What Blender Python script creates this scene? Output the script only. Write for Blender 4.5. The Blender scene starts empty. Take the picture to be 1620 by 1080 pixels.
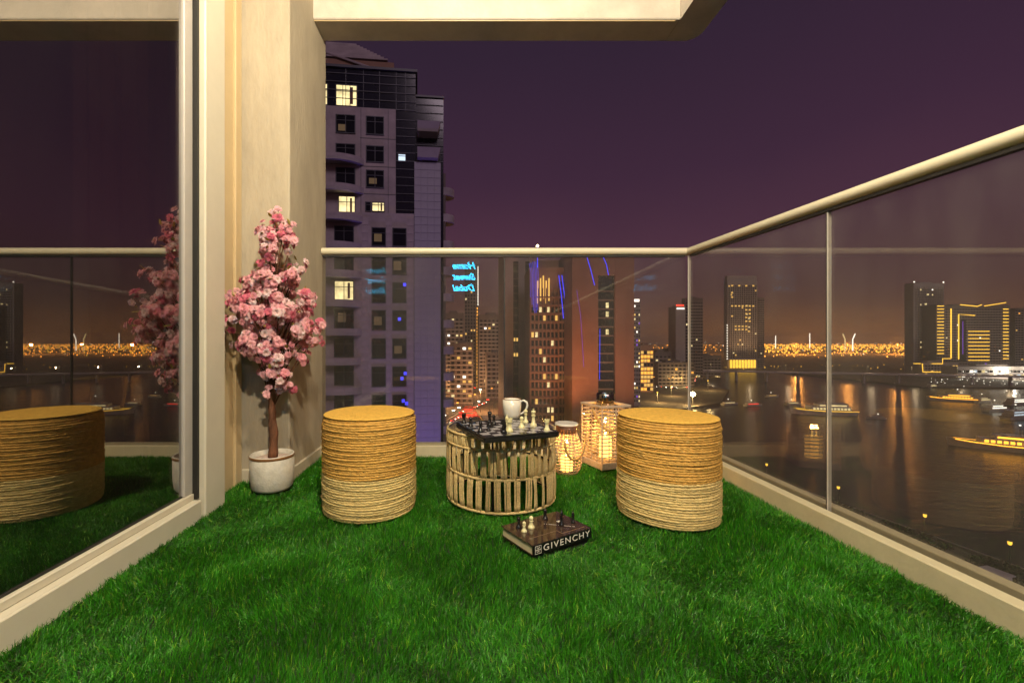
import bpy, math, random
import numpy as np
from mathutils import Vector, Matrix
random.seed(7)
rng = np.random.default_rng(7)
PI = math.pi
SC = bpy.context.scene
COL = SC.collection

# ------------------------------------------------------------------ camera
F, CX, CY, CH = 680.0, 735.0, 540.0, 0.72      # pixels of the 1620x1080 photograph
cam = bpy.data.cameras.new('camera')
cam.sensor_width = 36.0
cam.lens = F / 1620 * 36
cam.shift_x = (810 - CX) / 1620
cam.clip_start, cam.clip_end = 0.05, 30000
camo = bpy.data.objects.new('camera', cam); COL.objects.link(camo)
camo.location = (0, 0, CH); camo.rotation_euler = (PI / 2, 0, 0)
SC.camera = camo

def P(px, py, d):
    return Vector(((px - CX) * d / F, d, CH - (py - CY) * d / F))
def G(px, py, z):                               # point at height z seen at a pixel
    d = (CH - z) * F / (py - CY)
    return P(px, py, d)

# ------------------------------------------------------------------ world, night fill, exposure
W = bpy.data.worlds.new('World'); SC.world = W; W.use_nodes = True
nt = W.node_tree; nt.nodes.clear()
def wn(t, **k):
    n = nt.nodes.new(t)
    for a, b in k.items(): setattr(n, a, b)
    return n
out = wn('ShaderNodeOutputWorld'); bg = wn('ShaderNodeBackground')
tc = wn('ShaderNodeTexCoord'); sep = wn('ShaderNodeSeparateXYZ'); ramp = wn('ShaderNodeValToRGB')
nz = wn('ShaderNodeTexNoise'); nz.inputs['Scale'].default_value = 2.2; nz.inputs['Detail'].default_value = 4
ma = wn('ShaderNodeMath', operation='MULTIPLY_ADD'); ma.inputs[1].default_value = 0.15; ma.inputs[2].default_value = -0.075
ad = wn('ShaderNodeMath', operation='ADD')
nt.links.new(tc.outputs['Generated'], sep.inputs[0]); nt.links.new(tc.outputs['Generated'], nz.inputs['Vector'])
nt.links.new(nz.outputs['Fac'], ma.inputs[0]); nt.links.new(ma.outputs[0], ad.inputs[1]); nt.links.new(sep.outputs['Z'], ad.inputs[0])
nt.links.new(ad.outputs[0], ramp.inputs[0]); nt.links.new(ramp.outputs[0], bg.inputs[0]); nt.links.new(bg.outputs[0], out.inputs[0])
cr = ramp.color_ramp
cr.elements[0].position = 0.0; cr.elements[0].color = (.18, .072, .030, 1)
cr.elements[1].position = 1.0; cr.elements[1].color = (.018, .011, .023, 1)
for p, c in ((.035, (.115, .049, .033)), (.10, (.086, .037, .044)), (.20, (.074, .029, .052)), (.34, (.047, .020, .043)), (.55, (.030, .016, .034))):
    e = cr.elements.new(p); e.color = (*c, 1)
bg.inputs[1].default_value = 1.0

sun = bpy.data.lights.new('sun', 'SUN'); sun.energy = 0.60; sun.angle = math.radians(20); sun.color = (1, .76, .88)  # added night fill in place of ambient city glow; no sun is up
city_fill_obj = bpy.data.objects.new('sun', sun); COL.objects.link(city_fill_obj)
city_fill_obj.rotation_euler = Vector((-.30, .9, -.62)).to_track_quat('-Z', 'Y').to_euler()

SC.view_settings.view_transform = 'Standard'; SC.view_settings.look = 'None'
SC.view_settings.exposure = 0; SC.view_settings.gamma = 1; SC.view_settings.use_curve_mapping = False
SC.render.engine = 'CYCLES'
cy = SC.cycles
cy.use_denoising = True; cy.max_bounces = 9; cy.diffuse_bounces = 3; cy.glossy_bounces = 5
cy.transparent_max_bounces = 24; cy.transmission_bounces = 6
cy.sample_clamp_indirect = 3.0; cy.caustics_reflective = False; cy.caustics_refractive = False

# ------------------------------------------------------------------ materials
def mat(name, color, rough=.6, metal=0, noise=0, nscale=20, bump=0, bscale=40, spec=.5, sheen=0, stretch=None, ntype='noise', dark=None, coat=0):
    m = bpy.data.materials.new(name); m.use_nodes = True
    t = m.node_tree; b = t.nodes['Principled BSDF']
    b.inputs['Base Color'].default_value = (*color, 1); b.inputs['Roughness'].default_value = rough
    b.inputs['Metallic'].default_value = metal; b.inputs['Specular IOR Level'].default_value = spec
    if sheen: b.inputs['Sheen Weight'].default_value = sheen
    if coat: b.inputs['Coat Weight'].default_value = coat
    c = t.nodes.new('ShaderNodeTexCoord'); mp = t.nodes.new('ShaderNodeMapping')
    t.links.new(c.outputs['Object'], mp.inputs[0])
    if stretch: mp.inputs['Scale'].default_value = stretch
    if noise:
        n = t.nodes.new('ShaderNodeTexNoise'); n.inputs['Scale'].default_value = nscale; n.inputs['Detail'].default_value = 6
        n.inputs['Roughness'].default_value = .65
        t.links.new(mp.outputs[0], n.inputs['Vector'])
        mx = t.nodes.new('ShaderNodeMix'); mx.data_type = 'RGBA'
        dk = dark if dark else tuple(x * (1 - noise) for x in color)
        lt = tuple(min(1, x * (1 + noise * .6)) for x in color)
        mx.inputs['A'].default_value = (*dk, 1); mx.inputs['B'].default_value = (*lt, 1)
        rp = t.nodes.new('ShaderNodeMapRange'); rp.inputs['From Min'].default_value = .28; rp.inputs['From Max'].default_value = .72
        t.links.new(n.outputs['Fac'], rp.inputs['Value']); t.links.new(rp.outputs[0], mx.inputs['Factor'])
        t.links.new(mx.outputs['Result'], b.inputs['Base Color'])
    if bump:
        n2 = t.nodes.new('ShaderNodeTexNoise'); n2.inputs['Scale'].default_value = bscale; n2.inputs['Detail'].default_value = 5
        t.links.new(mp.outputs[0], n2.inputs['Vector'])
        bp = t.nodes.new('ShaderNodeBump'); bp.inputs['Strength'].default_value = bump; bp.inputs['Distance'].default_value = .01
        t.links.new(n2.outputs['Fac'], bp.inputs['Height']); t.links.new(bp.outputs[0], b.inputs['Normal'])
    return m
def emit(name, color, strength, sample=False, vary=0, vscale=3.0):
    m = bpy.data.materials.new(name); m.use_nodes = True
    t = m.node_tree; t.nodes.clear()
    o = t.nodes.new('ShaderNodeOutputMaterial'); e = t.nodes.new('ShaderNodeEmission')
    e.inputs[0].default_value = (*color, 1); e.inputs[1].default_value = strength
    if vary:
        c = t.nodes.new('ShaderNodeTexCoord'); n = t.nodes.new('ShaderNodeTexNoise'); n.inputs['Scale'].default_value = vscale
        mr = t.nodes.new('ShaderNodeMapRange'); mr.inputs['From Min'].default_value = .3; mr.inputs['From Max'].default_value = .7
        mr.inputs['To Min'].default_value = strength * (1 - vary); mr.inputs['To Max'].default_value = strength * (1 + vary)
        t.links.new(c.outputs['Object'], n.inputs['Vector']); t.links.new(n.outputs['Fac'], mr.inputs['Value']); t.links.new(mr.outputs[0], e.inputs[1])
    t.links.new(e.outputs[0], o.inputs[0])
    m.cycles.emission_sampling = 'AUTO' if sample else 'NONE'
    return m
def glass(name, tint, ior, dirt, rough=0.0, dscale=3.0):
    m = bpy.data.materials.new(name); m.use_nodes = True
    t = m.node_tree; t.nodes.clear(); N = t.nodes.new; L = t.links.new
    o = N('ShaderNodeOutputMaterial'); tr = N('ShaderNodeBsdfTransparent'); gl = N('ShaderNodeBsdfGlossy'); df = N('ShaderNodeBsdfDiffuse')
    tr.inputs[0].default_value = (*tint, 1); gl.inputs['Roughness'].default_value = rough; gl.inputs[0].default_value = (.95, .95, .93, 1)
    df.inputs[0].default_value = (.75, .72, .66, 1)
    ge = N('ShaderNodeNewGeometry')                     # both faces see air outside
    fr = N('ShaderNodeFresnel')
    mi = N('ShaderNodeMath'); mi.operation = 'MULTIPLY_ADD'; mi.inputs[1].default_value = 1 / ior - ior; mi.inputs[2].default_value = ior
    L(ge.outputs['Backfacing'], mi.inputs[0]); L(mi.outputs[0], fr.inputs['IOR'])
    m1 = N('ShaderNodeMixShader'); m2 = N('ShaderNodeMixShader')
    c = N('ShaderNodeTexCoord'); mp = N('ShaderNodeMapping'); mp.inputs['Scale'].default_value = (1, 1, .35); mp.inputs['Rotation'].default_value = (.4, .3, 0)
    n = N('ShaderNodeTexNoise'); n.inputs['Scale'].default_value = dscale; n.inputs['Detail'].default_value = 7; n.inputs['Roughness'].default_value = .6
    mr = N('ShaderNodeMapRange'); mr.inputs['From Min'].default_value = .35; mr.inputs['From Max'].default_value = .75
    mr.inputs['To Min'].default_value = dirt * .5; mr.inputs['To Max'].default_value = dirt * 1.9
    L(c.outputs['Object'], mp.inputs[0]); L(mp.outputs[0], n.inputs['Vector']); L(n.outputs['Fac'], mr.inputs['Value'])
    L(fr.outputs[0], m1.inputs[0]); L(tr.outputs[0], m1.inputs[1]); L(gl.outputs[0], m1.inputs[2])
    L(mr.outputs[0], m2.inputs[0]); L(m1.outputs[0], m2.inputs[1]); L(df.outputs[0], m2.inputs[2])
    L(m2.outputs[0], o.inputs[0])
    return m

M = {}
M['wall'] = mat('wall_paint', (.42, .36, .265), .85, noise=.24, nscale=4.5, bump=.45, bscale=45, stretch=(1, 1, .35))
M['soffit'] = mat('soffit_paint', (.60, .54, .46), .85, noise=.18, nscale=5, bump=.2, bscale=50)
M['dark_wall'] = mat('dark_wall_paint', (.075, .05, .036), .8, noise=.15, nscale=4, bump=.2)
M['plinth'] = mat('plinth_paint', (.50, .44, .33), .7, noise=.12, nscale=14, bump=.15)
M['frame'] = mat('door_frame_aluminium', (.60, .55, .44), .38, noise=.05, nscale=9, spec=.5)
M['frame_tan'] = mat('door_frame_shadow_gap', (.55, .42, .24), .45, noise=.08, nscale=9)
M['gasket'] = mat('black_gasket', (.012, .011, .010), .6, noise=.2, nscale=40)
M['rail'] = mat('handrail_enamel', (.70, .64, .47), .32, noise=.05, nscale=8)
M['kerb'] = mat('kerb_paint', (.56, .50, .33), .6, noise=.10, nscale=11, bump=.15, bscale=50)
M['channel'] = mat('channel_metal', (.13, .12, .09), .5, metal=.6, noise=.3, nscale=18)
M['seam'] = mat('polished_seam', (.72, .68, .60), .35, metal=.25, noise=.1)
M['glass'] = glass('balustrade_glass', (.90, .89, .87), 1.50, .017)
M['side_glass'] = glass('side_balustrade_glass', (.88, .87, .84), 1.50, .030)
M['door_glass'] = glass('reflective_door_glass', (.44, .39, .36), 3.9, .003)
M['clear'] = glass('clear_glass', (.95, .96, .95), 1.5, .012, dscale=12)
M['smoke'] = glass('brown_tinted_glass', (.66, .50, .36), 1.5, .05, dscale=12)
M['straw_top'] = mat('tan_seagrass_rope', (.66, .37, .085), .75, noise=.36, nscale=45, bump=.5, bscale=300, spec=.25)
M['straw_low'] = mat('pale_straw_rope', (.74, .55, .22), .75, noise=.30, nscale=45, bump=.5, bscale=300, spec=.25)
M['straw_seat'] = mat('seagrass_seat', (.74, .44, .085), .8, noise=.26, nscale=60, bump=.7, bscale=220, spec=.2)
M['core'] = mat('pouf_core', (.30, .17, .05), .9, noise=.3)
M['jute'] = mat('jute_rope', (.84, .62, .28), .85, noise=.30, nscale=110, bump=.7, bscale=500, spec=.15)
M['black_metal'] = mat('black_metal', (.014, .013, .012), .4, metal=.5, noise=.2)
M['ceramic'] = mat('white_ceramic', (.74, .70, .60), .22, noise=.04, nscale=7)
M['brown_rim'] = mat('brown_glaze', (.20, .09, .03), .35, noise=.3, nscale=30)
M['pot'] = mat('speckled_stoneware', (.60, .56, .48), .6, noise=.22, nscale=28, bump=.3, bscale=50)
M['soil'] = mat('pebble_filler', (.60, .46, .40), .9, noise=.4, nscale=70, bump=.8, bscale=90)
M['bark'] = mat('brown_bark', (.15, .058, .026), .8, noise=.55, nscale=30, bump=1, bscale=60, stretch=(1, 1, .25))
M['chess_black'] = mat('black_chess_plastic', (.010, .009, .009), .22, noise=.1)
M['chess_white'] = mat('ivory_chess_plastic', (.72, .66, .36), .32, noise=.08, nscale=40)
M['sq_dark'] = mat('dark_square', (.022, .020, .022), .22, noise=.15)
M['sq_light'] = mat('silver_square', (.30, .28, .29), .30, noise=.10, nscale=30)
M['board'] = mat('black_board', (.012, .011, .011), .25, noise=.15)
M['cover'] = mat('glossy_brown_black_cover', (.045, .026, .018), .10, noise=.5, nscale=14, coat=.5)
M['spine'] = mat('black_spine', (.010, .009, .009), .25, noise=.2)
M['pages'] = mat('cream_pages', (.62, .54, .34), .85, noise=.12, nscale=3, stretch=(1, 1, 220))
M['print'] = mat('white_print', (.80, .76, .66), .5, noise=.03)
M['wicker'] = mat('whitewashed_wicker', (.52, .39, .27), .7, noise=.22, nscale=60, bump=.4, bscale=200)
M['rope_handle'] = mat('rope_handle', (.55, .34, .12), .85, noise=.3, nscale=90, bump=.5, bscale=300)
M['candle'] = mat('candle_wax', (.80, .68, .42), .5, noise=.06)
M['chrome'] = mat('smoked_chrome', (.30, .27, .24), .12, metal=1, noise=.2, nscale=12)
M['turf'] = mat('turf_backing', (.010, .022, .006), .95, noise=.4, nscale=80)
M['room'] = mat('room_paint', (.10, .075, .06), .9, noise=.1)
M['curtain'] = mat('brown_curtain', (.26, .12, .09), .9, noise=.15, nscale=12)
M['white_box'] = mat('white_enamel', (.72, .70, .66), .4, noise=.05)
M['flame'] = emit('candle_flame', (1, .62, .16), 14, True)
M['glow_wax'] = emit('lit_candle_wax', (1, .50, .10), 4.5, True)
M['neon'] = emit('cyan_neon', (.02, .50, 1), 42, True); M['neon_added'] = emit('added_cyan_neon', (.02, .50, 1), 100, True)
M['lens'] = emit('downlight_lens', (1, .80, .50), 8)
# city
M['masonry'] = mat('pink_grey_cladding', (.42, .35, .37), .75, noise=.28, nscale=.55, bump=.1)
M['tile'] = mat('grey_tile_cladding', (.38, .35, .42), .6, noise=.10, nscale=.4)
M['navy'] = mat('navy_curtain_wall', (.010, .012, .022), .12, noise=.2, nscale=.3)
M['mull'] = mat('dark_mullion', (.05, .05, .065), .4, noise=.1)
M['pane'] = mat('dark_window_glass', (.010, .011, .016), .12, noise=.2, nscale=.6, spec=.22)
M['slab'] = mat('balcony_concrete', (.40, .35, .36), .8, noise=.12, nscale=1)
M['brown'] = mat('brown_stone_cladding', (.30, .17, .12), .8, noise=.16, nscale=.12)
M['brown2'] = mat('terracotta_cladding', (.26, .13, .085), .8, noise=.2, nscale=.15)
M['grey'] = mat('grey_cladding', (.36, .31, .28), .75, noise=.15, nscale=.1)
M['darkbld'] = mat('dark_cladding', (.15, .115, .10), .75, noise=.2, nscale=.1)
M['asphalt'] = mat('asphalt', (.05, .048, .046), .85, noise=.25, nscale=.2)
M['line'] = mat('road_paint', (.75, .73, .68), .7, noise=.1)
M['land'] = mat('city_ground', (.10, .075, .055), .9, noise=.5, nscale=.02)
M['paving'] = mat('promenade_paving', (.22, .17, .12), .85, noise=.25, nscale=.3)
M['hedge'] = mat('dark_hedge', (.10, .055, .032), .9, noise=.6, nscale=.8)
M['leafg'] = mat('tree_leaf', (.045, .06, .02), .8, noise=.4, nscale=.8)
M['hull'] = mat('white_hull', (.60, .56, .50), .35, noise=.06)
M['teak'] = mat('teak_deck', (.25, .14, .06), .6, noise=.2)
M['car'] = mat('car_paint', (.20, .19, .19), .3, noise=.1, nscale=.5)
M['tyre'] = mat('tyre_rubber', (.02, .02, .02), .9, noise=.2)
M['pole'] = mat('lamp_pole_metal', (.14, .13, .12), .5, metal=.5, noise=.2)
M['e_warm'] = emit('warm_lit_room', (1, .80, .38), 1.25, vary=.45, vscale=.9)
M['e_dim'] = emit('dim_room', (1, .62, .35), .10)
M['e_cool'] = emit('cool_lit_room', (.70, .85, 1), 1.2)
M['e_amber'] = emit('amber_lit_room', (1, .58, .14), 1.3)
M['e_white'] = emit('white_lamp', (1, .93, .80), 3.0)
M['e_led'] = emit('orange_led', (1, .42, .06), 2.2)
M['e_ledy'] = emit('yellow_led', (1, .56, .06), 2.4)
M['e_boat'] = emit('boat_gold_light', (1, .40, .035), 4.5)
M['e_blue'] = emit('blue_led', (.06, .06, 1), 1.7)
M['e_blue2'] = emit('violet_led', (.35, .10, 1), .9)
M['e_red'] = emit('red_lamp', (1, .04, .02), 3.0)
M['e_redarc'] = emit('red_arc', (1, .05, .02), .9)
M['e_sodium'] = emit('sodium_lamp', (1, .36, .04), 6.0)
M['e_flood'] = emit('flood_lamp', (1, .80, .38), 60)

# water
def water_mat():
    m = bpy.data.materials.new('marina_water'); m.use_nodes = True
    t = m.node_tree; b = t.nodes['Principled BSDF']
    b.inputs['Base Color'].default_value = (.012, .012, .014, 1); b.inputs['Roughness'].default_value = .25; b.inputs['IOR'].default_value = 1.4
    c = t.nodes.new('ShaderNodeTexCoord'); mp = t.nodes.new('ShaderNodeMapping'); mp.inputs['Rotation'].default_value = (0, 0, .3); mp.inputs['Scale'].default_value = (.6, 1.5, 1)
    n = t.nodes.new('ShaderNodeTexNoise'); n.inputs['Scale'].default_value = .35; n.inputs['Detail'].default_value = 5
    bp = t.nodes.new('ShaderNodeBump'); bp.inputs['Strength'].default_value = .45; bp.inputs['Distance'].default_value = .55
    t.links.new(c.outputs['Object'], mp.inputs[0]); t.links.new(mp.outputs[0], n.inputs['Vector'])
    t.links.new(n.outputs['Fac'], bp.inputs['Height']); t.links.new(bp.outputs[0], b.inputs['Normal'])
    return m
M['water'] = water_mat()

def attr_mat(name, attr, rough, trans=0.0, spec=.5):
    m = bpy.data.materials.new(name); m.use_nodes = True
    t = m.node_tree; b = t.nodes['Principled BSDF']
    a = t.nodes.new('ShaderNodeAttribute'); a.attribute_name = attr
    t.links.new(a.outputs['Color'], b.inputs['Base Color']); b.inputs['Roughness'].default_value = rough
    b.inputs['Specular IOR Level'].default_value = spec
    if trans:
        tl = t.nodes.new('ShaderNodeBsdfTranslucent'); mx = t.nodes.new('ShaderNodeMixShader'); mx.inputs[0].default_value = trans
        t.links.new(a.outputs['Color'], tl.inputs[0]); t.links.new(b.outputs[0], mx.inputs[1]); t.links.new(tl.outputs[0], mx.inputs[2])
        t.links.new(mx.outputs[0], t.nodes['Material Output'].inputs[0])
    return m
M['grass'] = attr_mat('plastic_grass', 'tint', .38, .22, .30)
M['petal'] = attr_mat('silk_petal', 'tint', .75, .3, .2)
M['leaf'] = mat('yellow_green_leaf', (.38, .30, .05), .6, noise=.3, nscale=30)

# ------------------------------------------------------------------ mesh helpers
class MB:
    def __init__(s): s.v = []; s.f = []
    def add(s, vs, fs):
        o = len(s.v); s.v += [tuple(v) for v in vs]; s.f += [tuple(i + o for i in f) for f in fs]; return s
    def box(s, x0, y0, z0, x1, y1, z1):
        vs = [(x, y, z) for z in (z0, z1) for y in (y0, y1) for x in (x0, x1)]
        return s.add(vs, [(0, 2, 3, 1), (4, 5, 7, 6), (0, 1, 5, 4), (2, 6, 7, 3), (0, 4, 6, 2), (1, 3, 7, 5)])
    def bbox(s, x0, y0, z0, x1, y1, z1, b=.004):          # box with chamfered vertical + horizontal edges
        vs = []; fs = []
        for (x, y, z) in [(x, y, z) for z in (z0, z1) for y in (y0, y1) for x in (x0, x1)]:
            sx = b if x == x0 else -b; sy = b if y == y0 else -b; sz = b if z == z0 else -b
            vs += [(x, y + sy, z + sz), (x + sx, y, z + sz), (x + sx, y + sy, z)]
        I = lambda c, k: c * 3 + k
        fs += [tuple(I(c, 2) for c in (0, 2, 3, 1)), tuple(I(c, 2) for c in (4, 5, 7, 6)),
               tuple(I(c, 1) for c in (0, 1, 5, 4)), tuple(I(c, 1) for c in (2, 6, 7, 3)),
               tuple(I(c, 0) for c in (0, 4, 6, 2)), tuple(I(c, 0) for c in (1, 3, 7, 5))]
        for a, c in ((0, 1), (2, 3), (4, 5), (6, 7)): fs.append((I(a, 1), I(a, 2), I(c, 2), I(c, 1)))
        for a, c in ((0, 2), (1, 3), (4, 6), (5, 7)): fs.append((I(a, 0), I(a, 2), I(c, 2), I(c, 0)))
        for a, c in ((0, 4), (1, 5), (2, 6), (3, 7)): fs.append((I(a, 0), I(a, 1), I(c, 1), I(c, 0)))
        for c in range(8): fs.append((I(c, 0), I(c, 1), I(c, 2)))
        return s.add(vs, fs)
    def prism(s, poly, z0, z1):
        n = len(poly)
        vs = [(x, y, z0) for x, y in poly] + [(x, y, z1) for x, y in poly]
        fs = [tuple(range(n - 1, -1, -1)), tuple(range(n, 2 * n))] + [(i, (i + 1) % n, n + (i + 1) % n, n + i) for i in range(n)]
        return s.add(vs, fs)
    def lathe(s, prof, n=32, c=(0, 0, 0), cap0=True, cap1=True):
        vs = []; fs = []
        for r, z in prof:
            for i in range(n):
                a = 2 * PI * i / n; vs.append((c[0] + r * math.cos(a), c[1] + r * math.sin(a), c[2] + z))
        for k in range(len(prof) - 1):
            for i in range(n):
                j = (i + 1) % n; fs.append((k * n + i, k * n + j, (k + 1) * n + j, (k + 1) * n + i))
        if cap0: fs.append(tuple(range(n - 1, -1, -1)))
        if cap1: fs.append(tuple((len(prof) - 1) * n + i for i in range(n)))
        return s.add(vs, fs)
    def tube(s, path, r, n=6, closed=False, cap=True):
        path = [Vector(p) for p in path]; m = len(path)
        rs = r if isinstance(r, (list, tuple)) else [r] * m
        vs = []; fs = []; u = None
        for i, p in enumerate(path):
            a = path[(i - 1) % m] if (closed or i > 0) else p
            b = path[(i + 1) % m] if (closed or i < m - 1) else p
            t = (b - a).normalized()
            if u is None: u = t.orthogonal().normalized()
            u = (u - t * u.dot(t)).normalized(); w = t.cross(u)
            for k in range(n):
                q = 2 * PI * k / n; vs.append(p + (u * math.cos(q) + w * math.sin(q)) * rs[i])
        for i in range(m if closed else m - 1):
            i2 = (i + 1) % m
            for k in range(n):
                k2 = (k + 1) % n; fs.append((i * n + k, i * n + k2, i2 * n + k2, i2 * n + k))
        if not closed and cap: fs.append(tuple(range(n - 1, -1, -1))); fs.append(tuple((m - 1) * n + k for k in range(n)))
        return s.add(vs, fs)
    def mesh(s, name, m, smooth=False):
        me = bpy.data.meshes.new(name); me.from_pydata(s.v, [], s.f)
        if smooth: me.polygons.foreach_set('use_smooth', [True] * len(me.polygons))
        me.materials.append(m); me.update(); return me
    def build(s, name, m, parent=None, smooth=False, loc=None):
        return link(name, s.mesh(name, m, smooth), parent, loc)
def link(name, me, parent=None, loc=None):
    o = bpy.data.objects.new(name, me); COL.objects.link(o)
    if parent: o.parent = parent
    if loc: o.location = loc
    return o
def smooth_angle(o, deg=40):
    me = o.data
    me.polygons.foreach_set('use_smooth', [True] * len(me.polygons))
    me.set_sharp_from_angle(angle=math.radians(deg)); return o
def tag(o, label=None, cat=None, group=None, kind=None):
    if label: o['label'] = label
    if cat: o['category'] = cat
    if group: o['group'] = group
    if kind: o['kind'] = kind
    return o
def thing(name, label, cat, loc=(0, 0, 0), rotz=0, group=None):
    o = bpy.data.objects.new(name, None); COL.objects.link(o); o.empty_display_size = .1
    o.location = loc; o.rotation_euler = (0, 0, rotz); return tag(o, label, cat, group)
def dup(root, loc, rotz=0, label=None, group=None, scale=None):
    def cp(o, par):
        c = o.copy(); COL.objects.link(c)
        if par: c.parent = par
        for ch in o.children: cp(ch, c)
        return c
    r = cp(root, None); r.location = loc; r.rotation_euler = (0, 0, rotz)
    if label: r['label'] = label
    if group: r['group'] = group
    if scale: r.scale = scale
    return r
def lamp(name, kind, loc, energy, color, parent=None, size=.05, aim=None, angle=None, blend=.5):
    l = bpy.data.lights.new(name, kind); l.energy = energy; l.color = color
    if kind in ('POINT', 'SPOT'): l.shadow_soft_size = size
    if kind == 'SPOT': l.spot_size = angle; l.spot_blend = blend
    if kind == 'AREA': l.size = size
    o = bpy.data.objects.new(name, l); COL.objects.link(o); o.location = loc
    if aim is not None: o.rotation_euler = (Vector(aim) - Vector(loc)).to_track_quat('-Z', 'Y').to_euler()
    if parent: o.parent = parent
    return o

# ------------------------------------------------------------------ balcony shell
XL, XR, YB, YR, ZC = -1.15, 1.46, 2.80, -1.45, 2.86     # door glass, right glass, back glass, rear wall, ceiling
tag(MB().box(-1.40, YR, -.25, 1.52, 2.88, -.027).build('balcony_floor', M['turf']), kind='structure')
ce = MB(); ce.box(-1.30, YR, ZC, 1.37, 2.62, ZC + .2)
tag(ce.build('ceiling', M['soffit']), kind='structure')
bm = thing('balcony_edge_beam', 'cream painted concrete edge beam of the balcony above, running overhead along two sides', 'beam', (0, 0, 0))
b = MB(); zb = 2.70
b.bbox(-1.25, 2.64, zb, 1.33, 2.84, ZC + .24, .006); b.build('fascia', M['soffit'], bm)
b = MB()
# side beam with rounded outer corner
poly = [(1.33, YR), (1.33, 2.84)] + [(1.44 + .09 * math.cos(a), 2.75 + .09 * math.sin(a)) for a in np.linspace(PI / 2, 0, 7)] + [(1.53, YR)]
b.prism(poly, zb + .0025, ZC + .24); b.build('side_beam', M['soffit'], bm)
b = MB(); b.tube([(-1.1, 2.655, zb - .001), (1.30, 2.655, zb - .001)], .004, 6); b.build('drip_groove', M['frame_tan'], bm)
# downstand to the room side
tag(MB().box(-1.30, YR, 2.45, -1.19, 2.275, ZC - .003).build('door_lintel', M['wall']), 'cream lintel above the sliding glass door', 'lintel')

col = thing('wall_column', 'beige painted concrete column between the sliding door and the back railing', 'column', (-1.06, 2.28, -.03))
c = MB(); c.bbox(-.138, 0, 0, .131, .60, ZC + .025, .006); c.build('shaft', M['wall'], col)
c = MB(); c.bbox(-.12, -.012, .0, .143, .52, .075, .004); c.build('skirting', M['plinth'], col)
tag(MB().box(-1.40, YR - .15, -.03, 1.52, YR, ZC).build('wall_rear', M['dark_wall']), 'dark brown end wall of the balcony behind the camera', 'wall')

kb = thing('balcony_kerb', 'low cream painted kerb under the glass along back and right edges of the grass', 'kerb', (0, 0, -.03))
k = MB(); k.bbox(-.925, 2.748, 0, 1.385, 2.782, .082, .003); k.build('back_upstand', M['kerb'], kb)
k = MB(); k.bbox(1.388, YR, 0, 1.436, 2.782, .085, .003); k.build('side_upstand', M['kerb'], kb)
k = MB(); k.bbox(-.925, 2.822, 0, 1.50, 2.87, .080, .003); k.bbox(1.478, YR, 0, 1.52, 2.818, .086, .003); k.build('outer_lip', M['kerb'], kb)
k = MB(); k.box(-.925, 2.783, 0, 1.436, 2.821, .055); k.box(1.437, YR, 0, 1.477, 2.821, .056); k.build('channel', M['channel'], kb)

# ------------------------------------------------------------------ glass balustrades
def oval_rail(p0, p1):
    m = MB(); d = (Vector(p1) - Vector(p0)).normalized(); s = Vector((-d.y, d.x, 0))
    vs = []; n = 20
    for p in (p0, p1):
        for i in range(n):
            a = 2 * PI * i / n
            vs.append(Vector(p) + s * .028 * math.cos(a) + Vector((0, 0, .0240 * math.sin(a))))
    m.add(vs, [(i, (i + 1) % n, n + (i + 1) % n, n + i) for i in range(n)] + [tuple(range(n - 1, -1, -1)), tuple(range(n, 2 * n))])
    return m
ZR = 1.305
br = thing('glass_balustrade', 'back glass balustrade facing the towers with cream rounded handrail', 'balustrade', (0, YB, 0))
x_j = (798 - CX) * YB / F
for a, e in ((-.924, x_j - .004), (x_j + .004, 1.44)):
    m = MB(); m.bbox(a, -.006, .03, e, .006, ZR - .02, .001); m.build('glass_panel', M['glass'], br)
m = MB(); m.box(x_j - .0035, -.007, .04, x_j + .0035, .007, ZR - .022); m.build('panel_joint', M['gasket'], br)
o = oval_rail((-.926, 0, ZR), (1.47, 0, ZR)).build('handrail', M['rail'], br); smooth_angle(o, 50)

m = MB(); m.box(-.92, -.012, ZR - .036, 1.43, .012, ZR - .0255); m.build('glazing_channel', M['gasket'], br)
rr = thing('glass_balustrade', 'right side glass balustrade over the water with cream rounded handrail sloping to the corner', 'balustrade', (XR, 0, 0))
def zr(y): return ZR - .0275 * (2.80 - y)           # the side rail falls slightly away from the corner
def slope(m): m.v = [(x, y, z + (zr(y) - ZR if z > .6 else 0)) for x, y, z in m.v]; return m
ys = [2.79, 1.723, .655, -.40, YR + .01]
for a, e in zip(ys[:-1], ys[1:]):
    m = MB(); m.bbox(-.006, e + .004, .03, .006, a - .004, ZR - .02, .001); slope(m).build('glass_panel', M['side_glass'], rr)
for y in ys[1:-1]:
    m = MB(); m.box(-.0075, y - .0038, .028, .0075, y + .0005, ZR - .022); slope(m).build('panel_joint', M['seam'], rr)
    m = MB(); m.box(-.0085, y + .0008, .024, .0085, y + .0039, ZR - .022); slope(m).build('joint_shadow_strip', M['gasket'], rr)
m = MB(); m.box(-.008, 2.7905, .05, .008, 2.797, ZR - .022); m.build('panel_joint', M['seam'], rr)
o = oval_rail((0, YR + .002, zr(YR)), (0, 2.825, zr(2.825))).build('handrail', M['rail'], rr); smooth_angle(o, 50)
m = MB(); m.box(-.012, YR + .01, ZR - .036, .012, 2.76, ZR - .0255); slope(m).build('glazing_channel', M['gasket'], rr)

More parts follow.
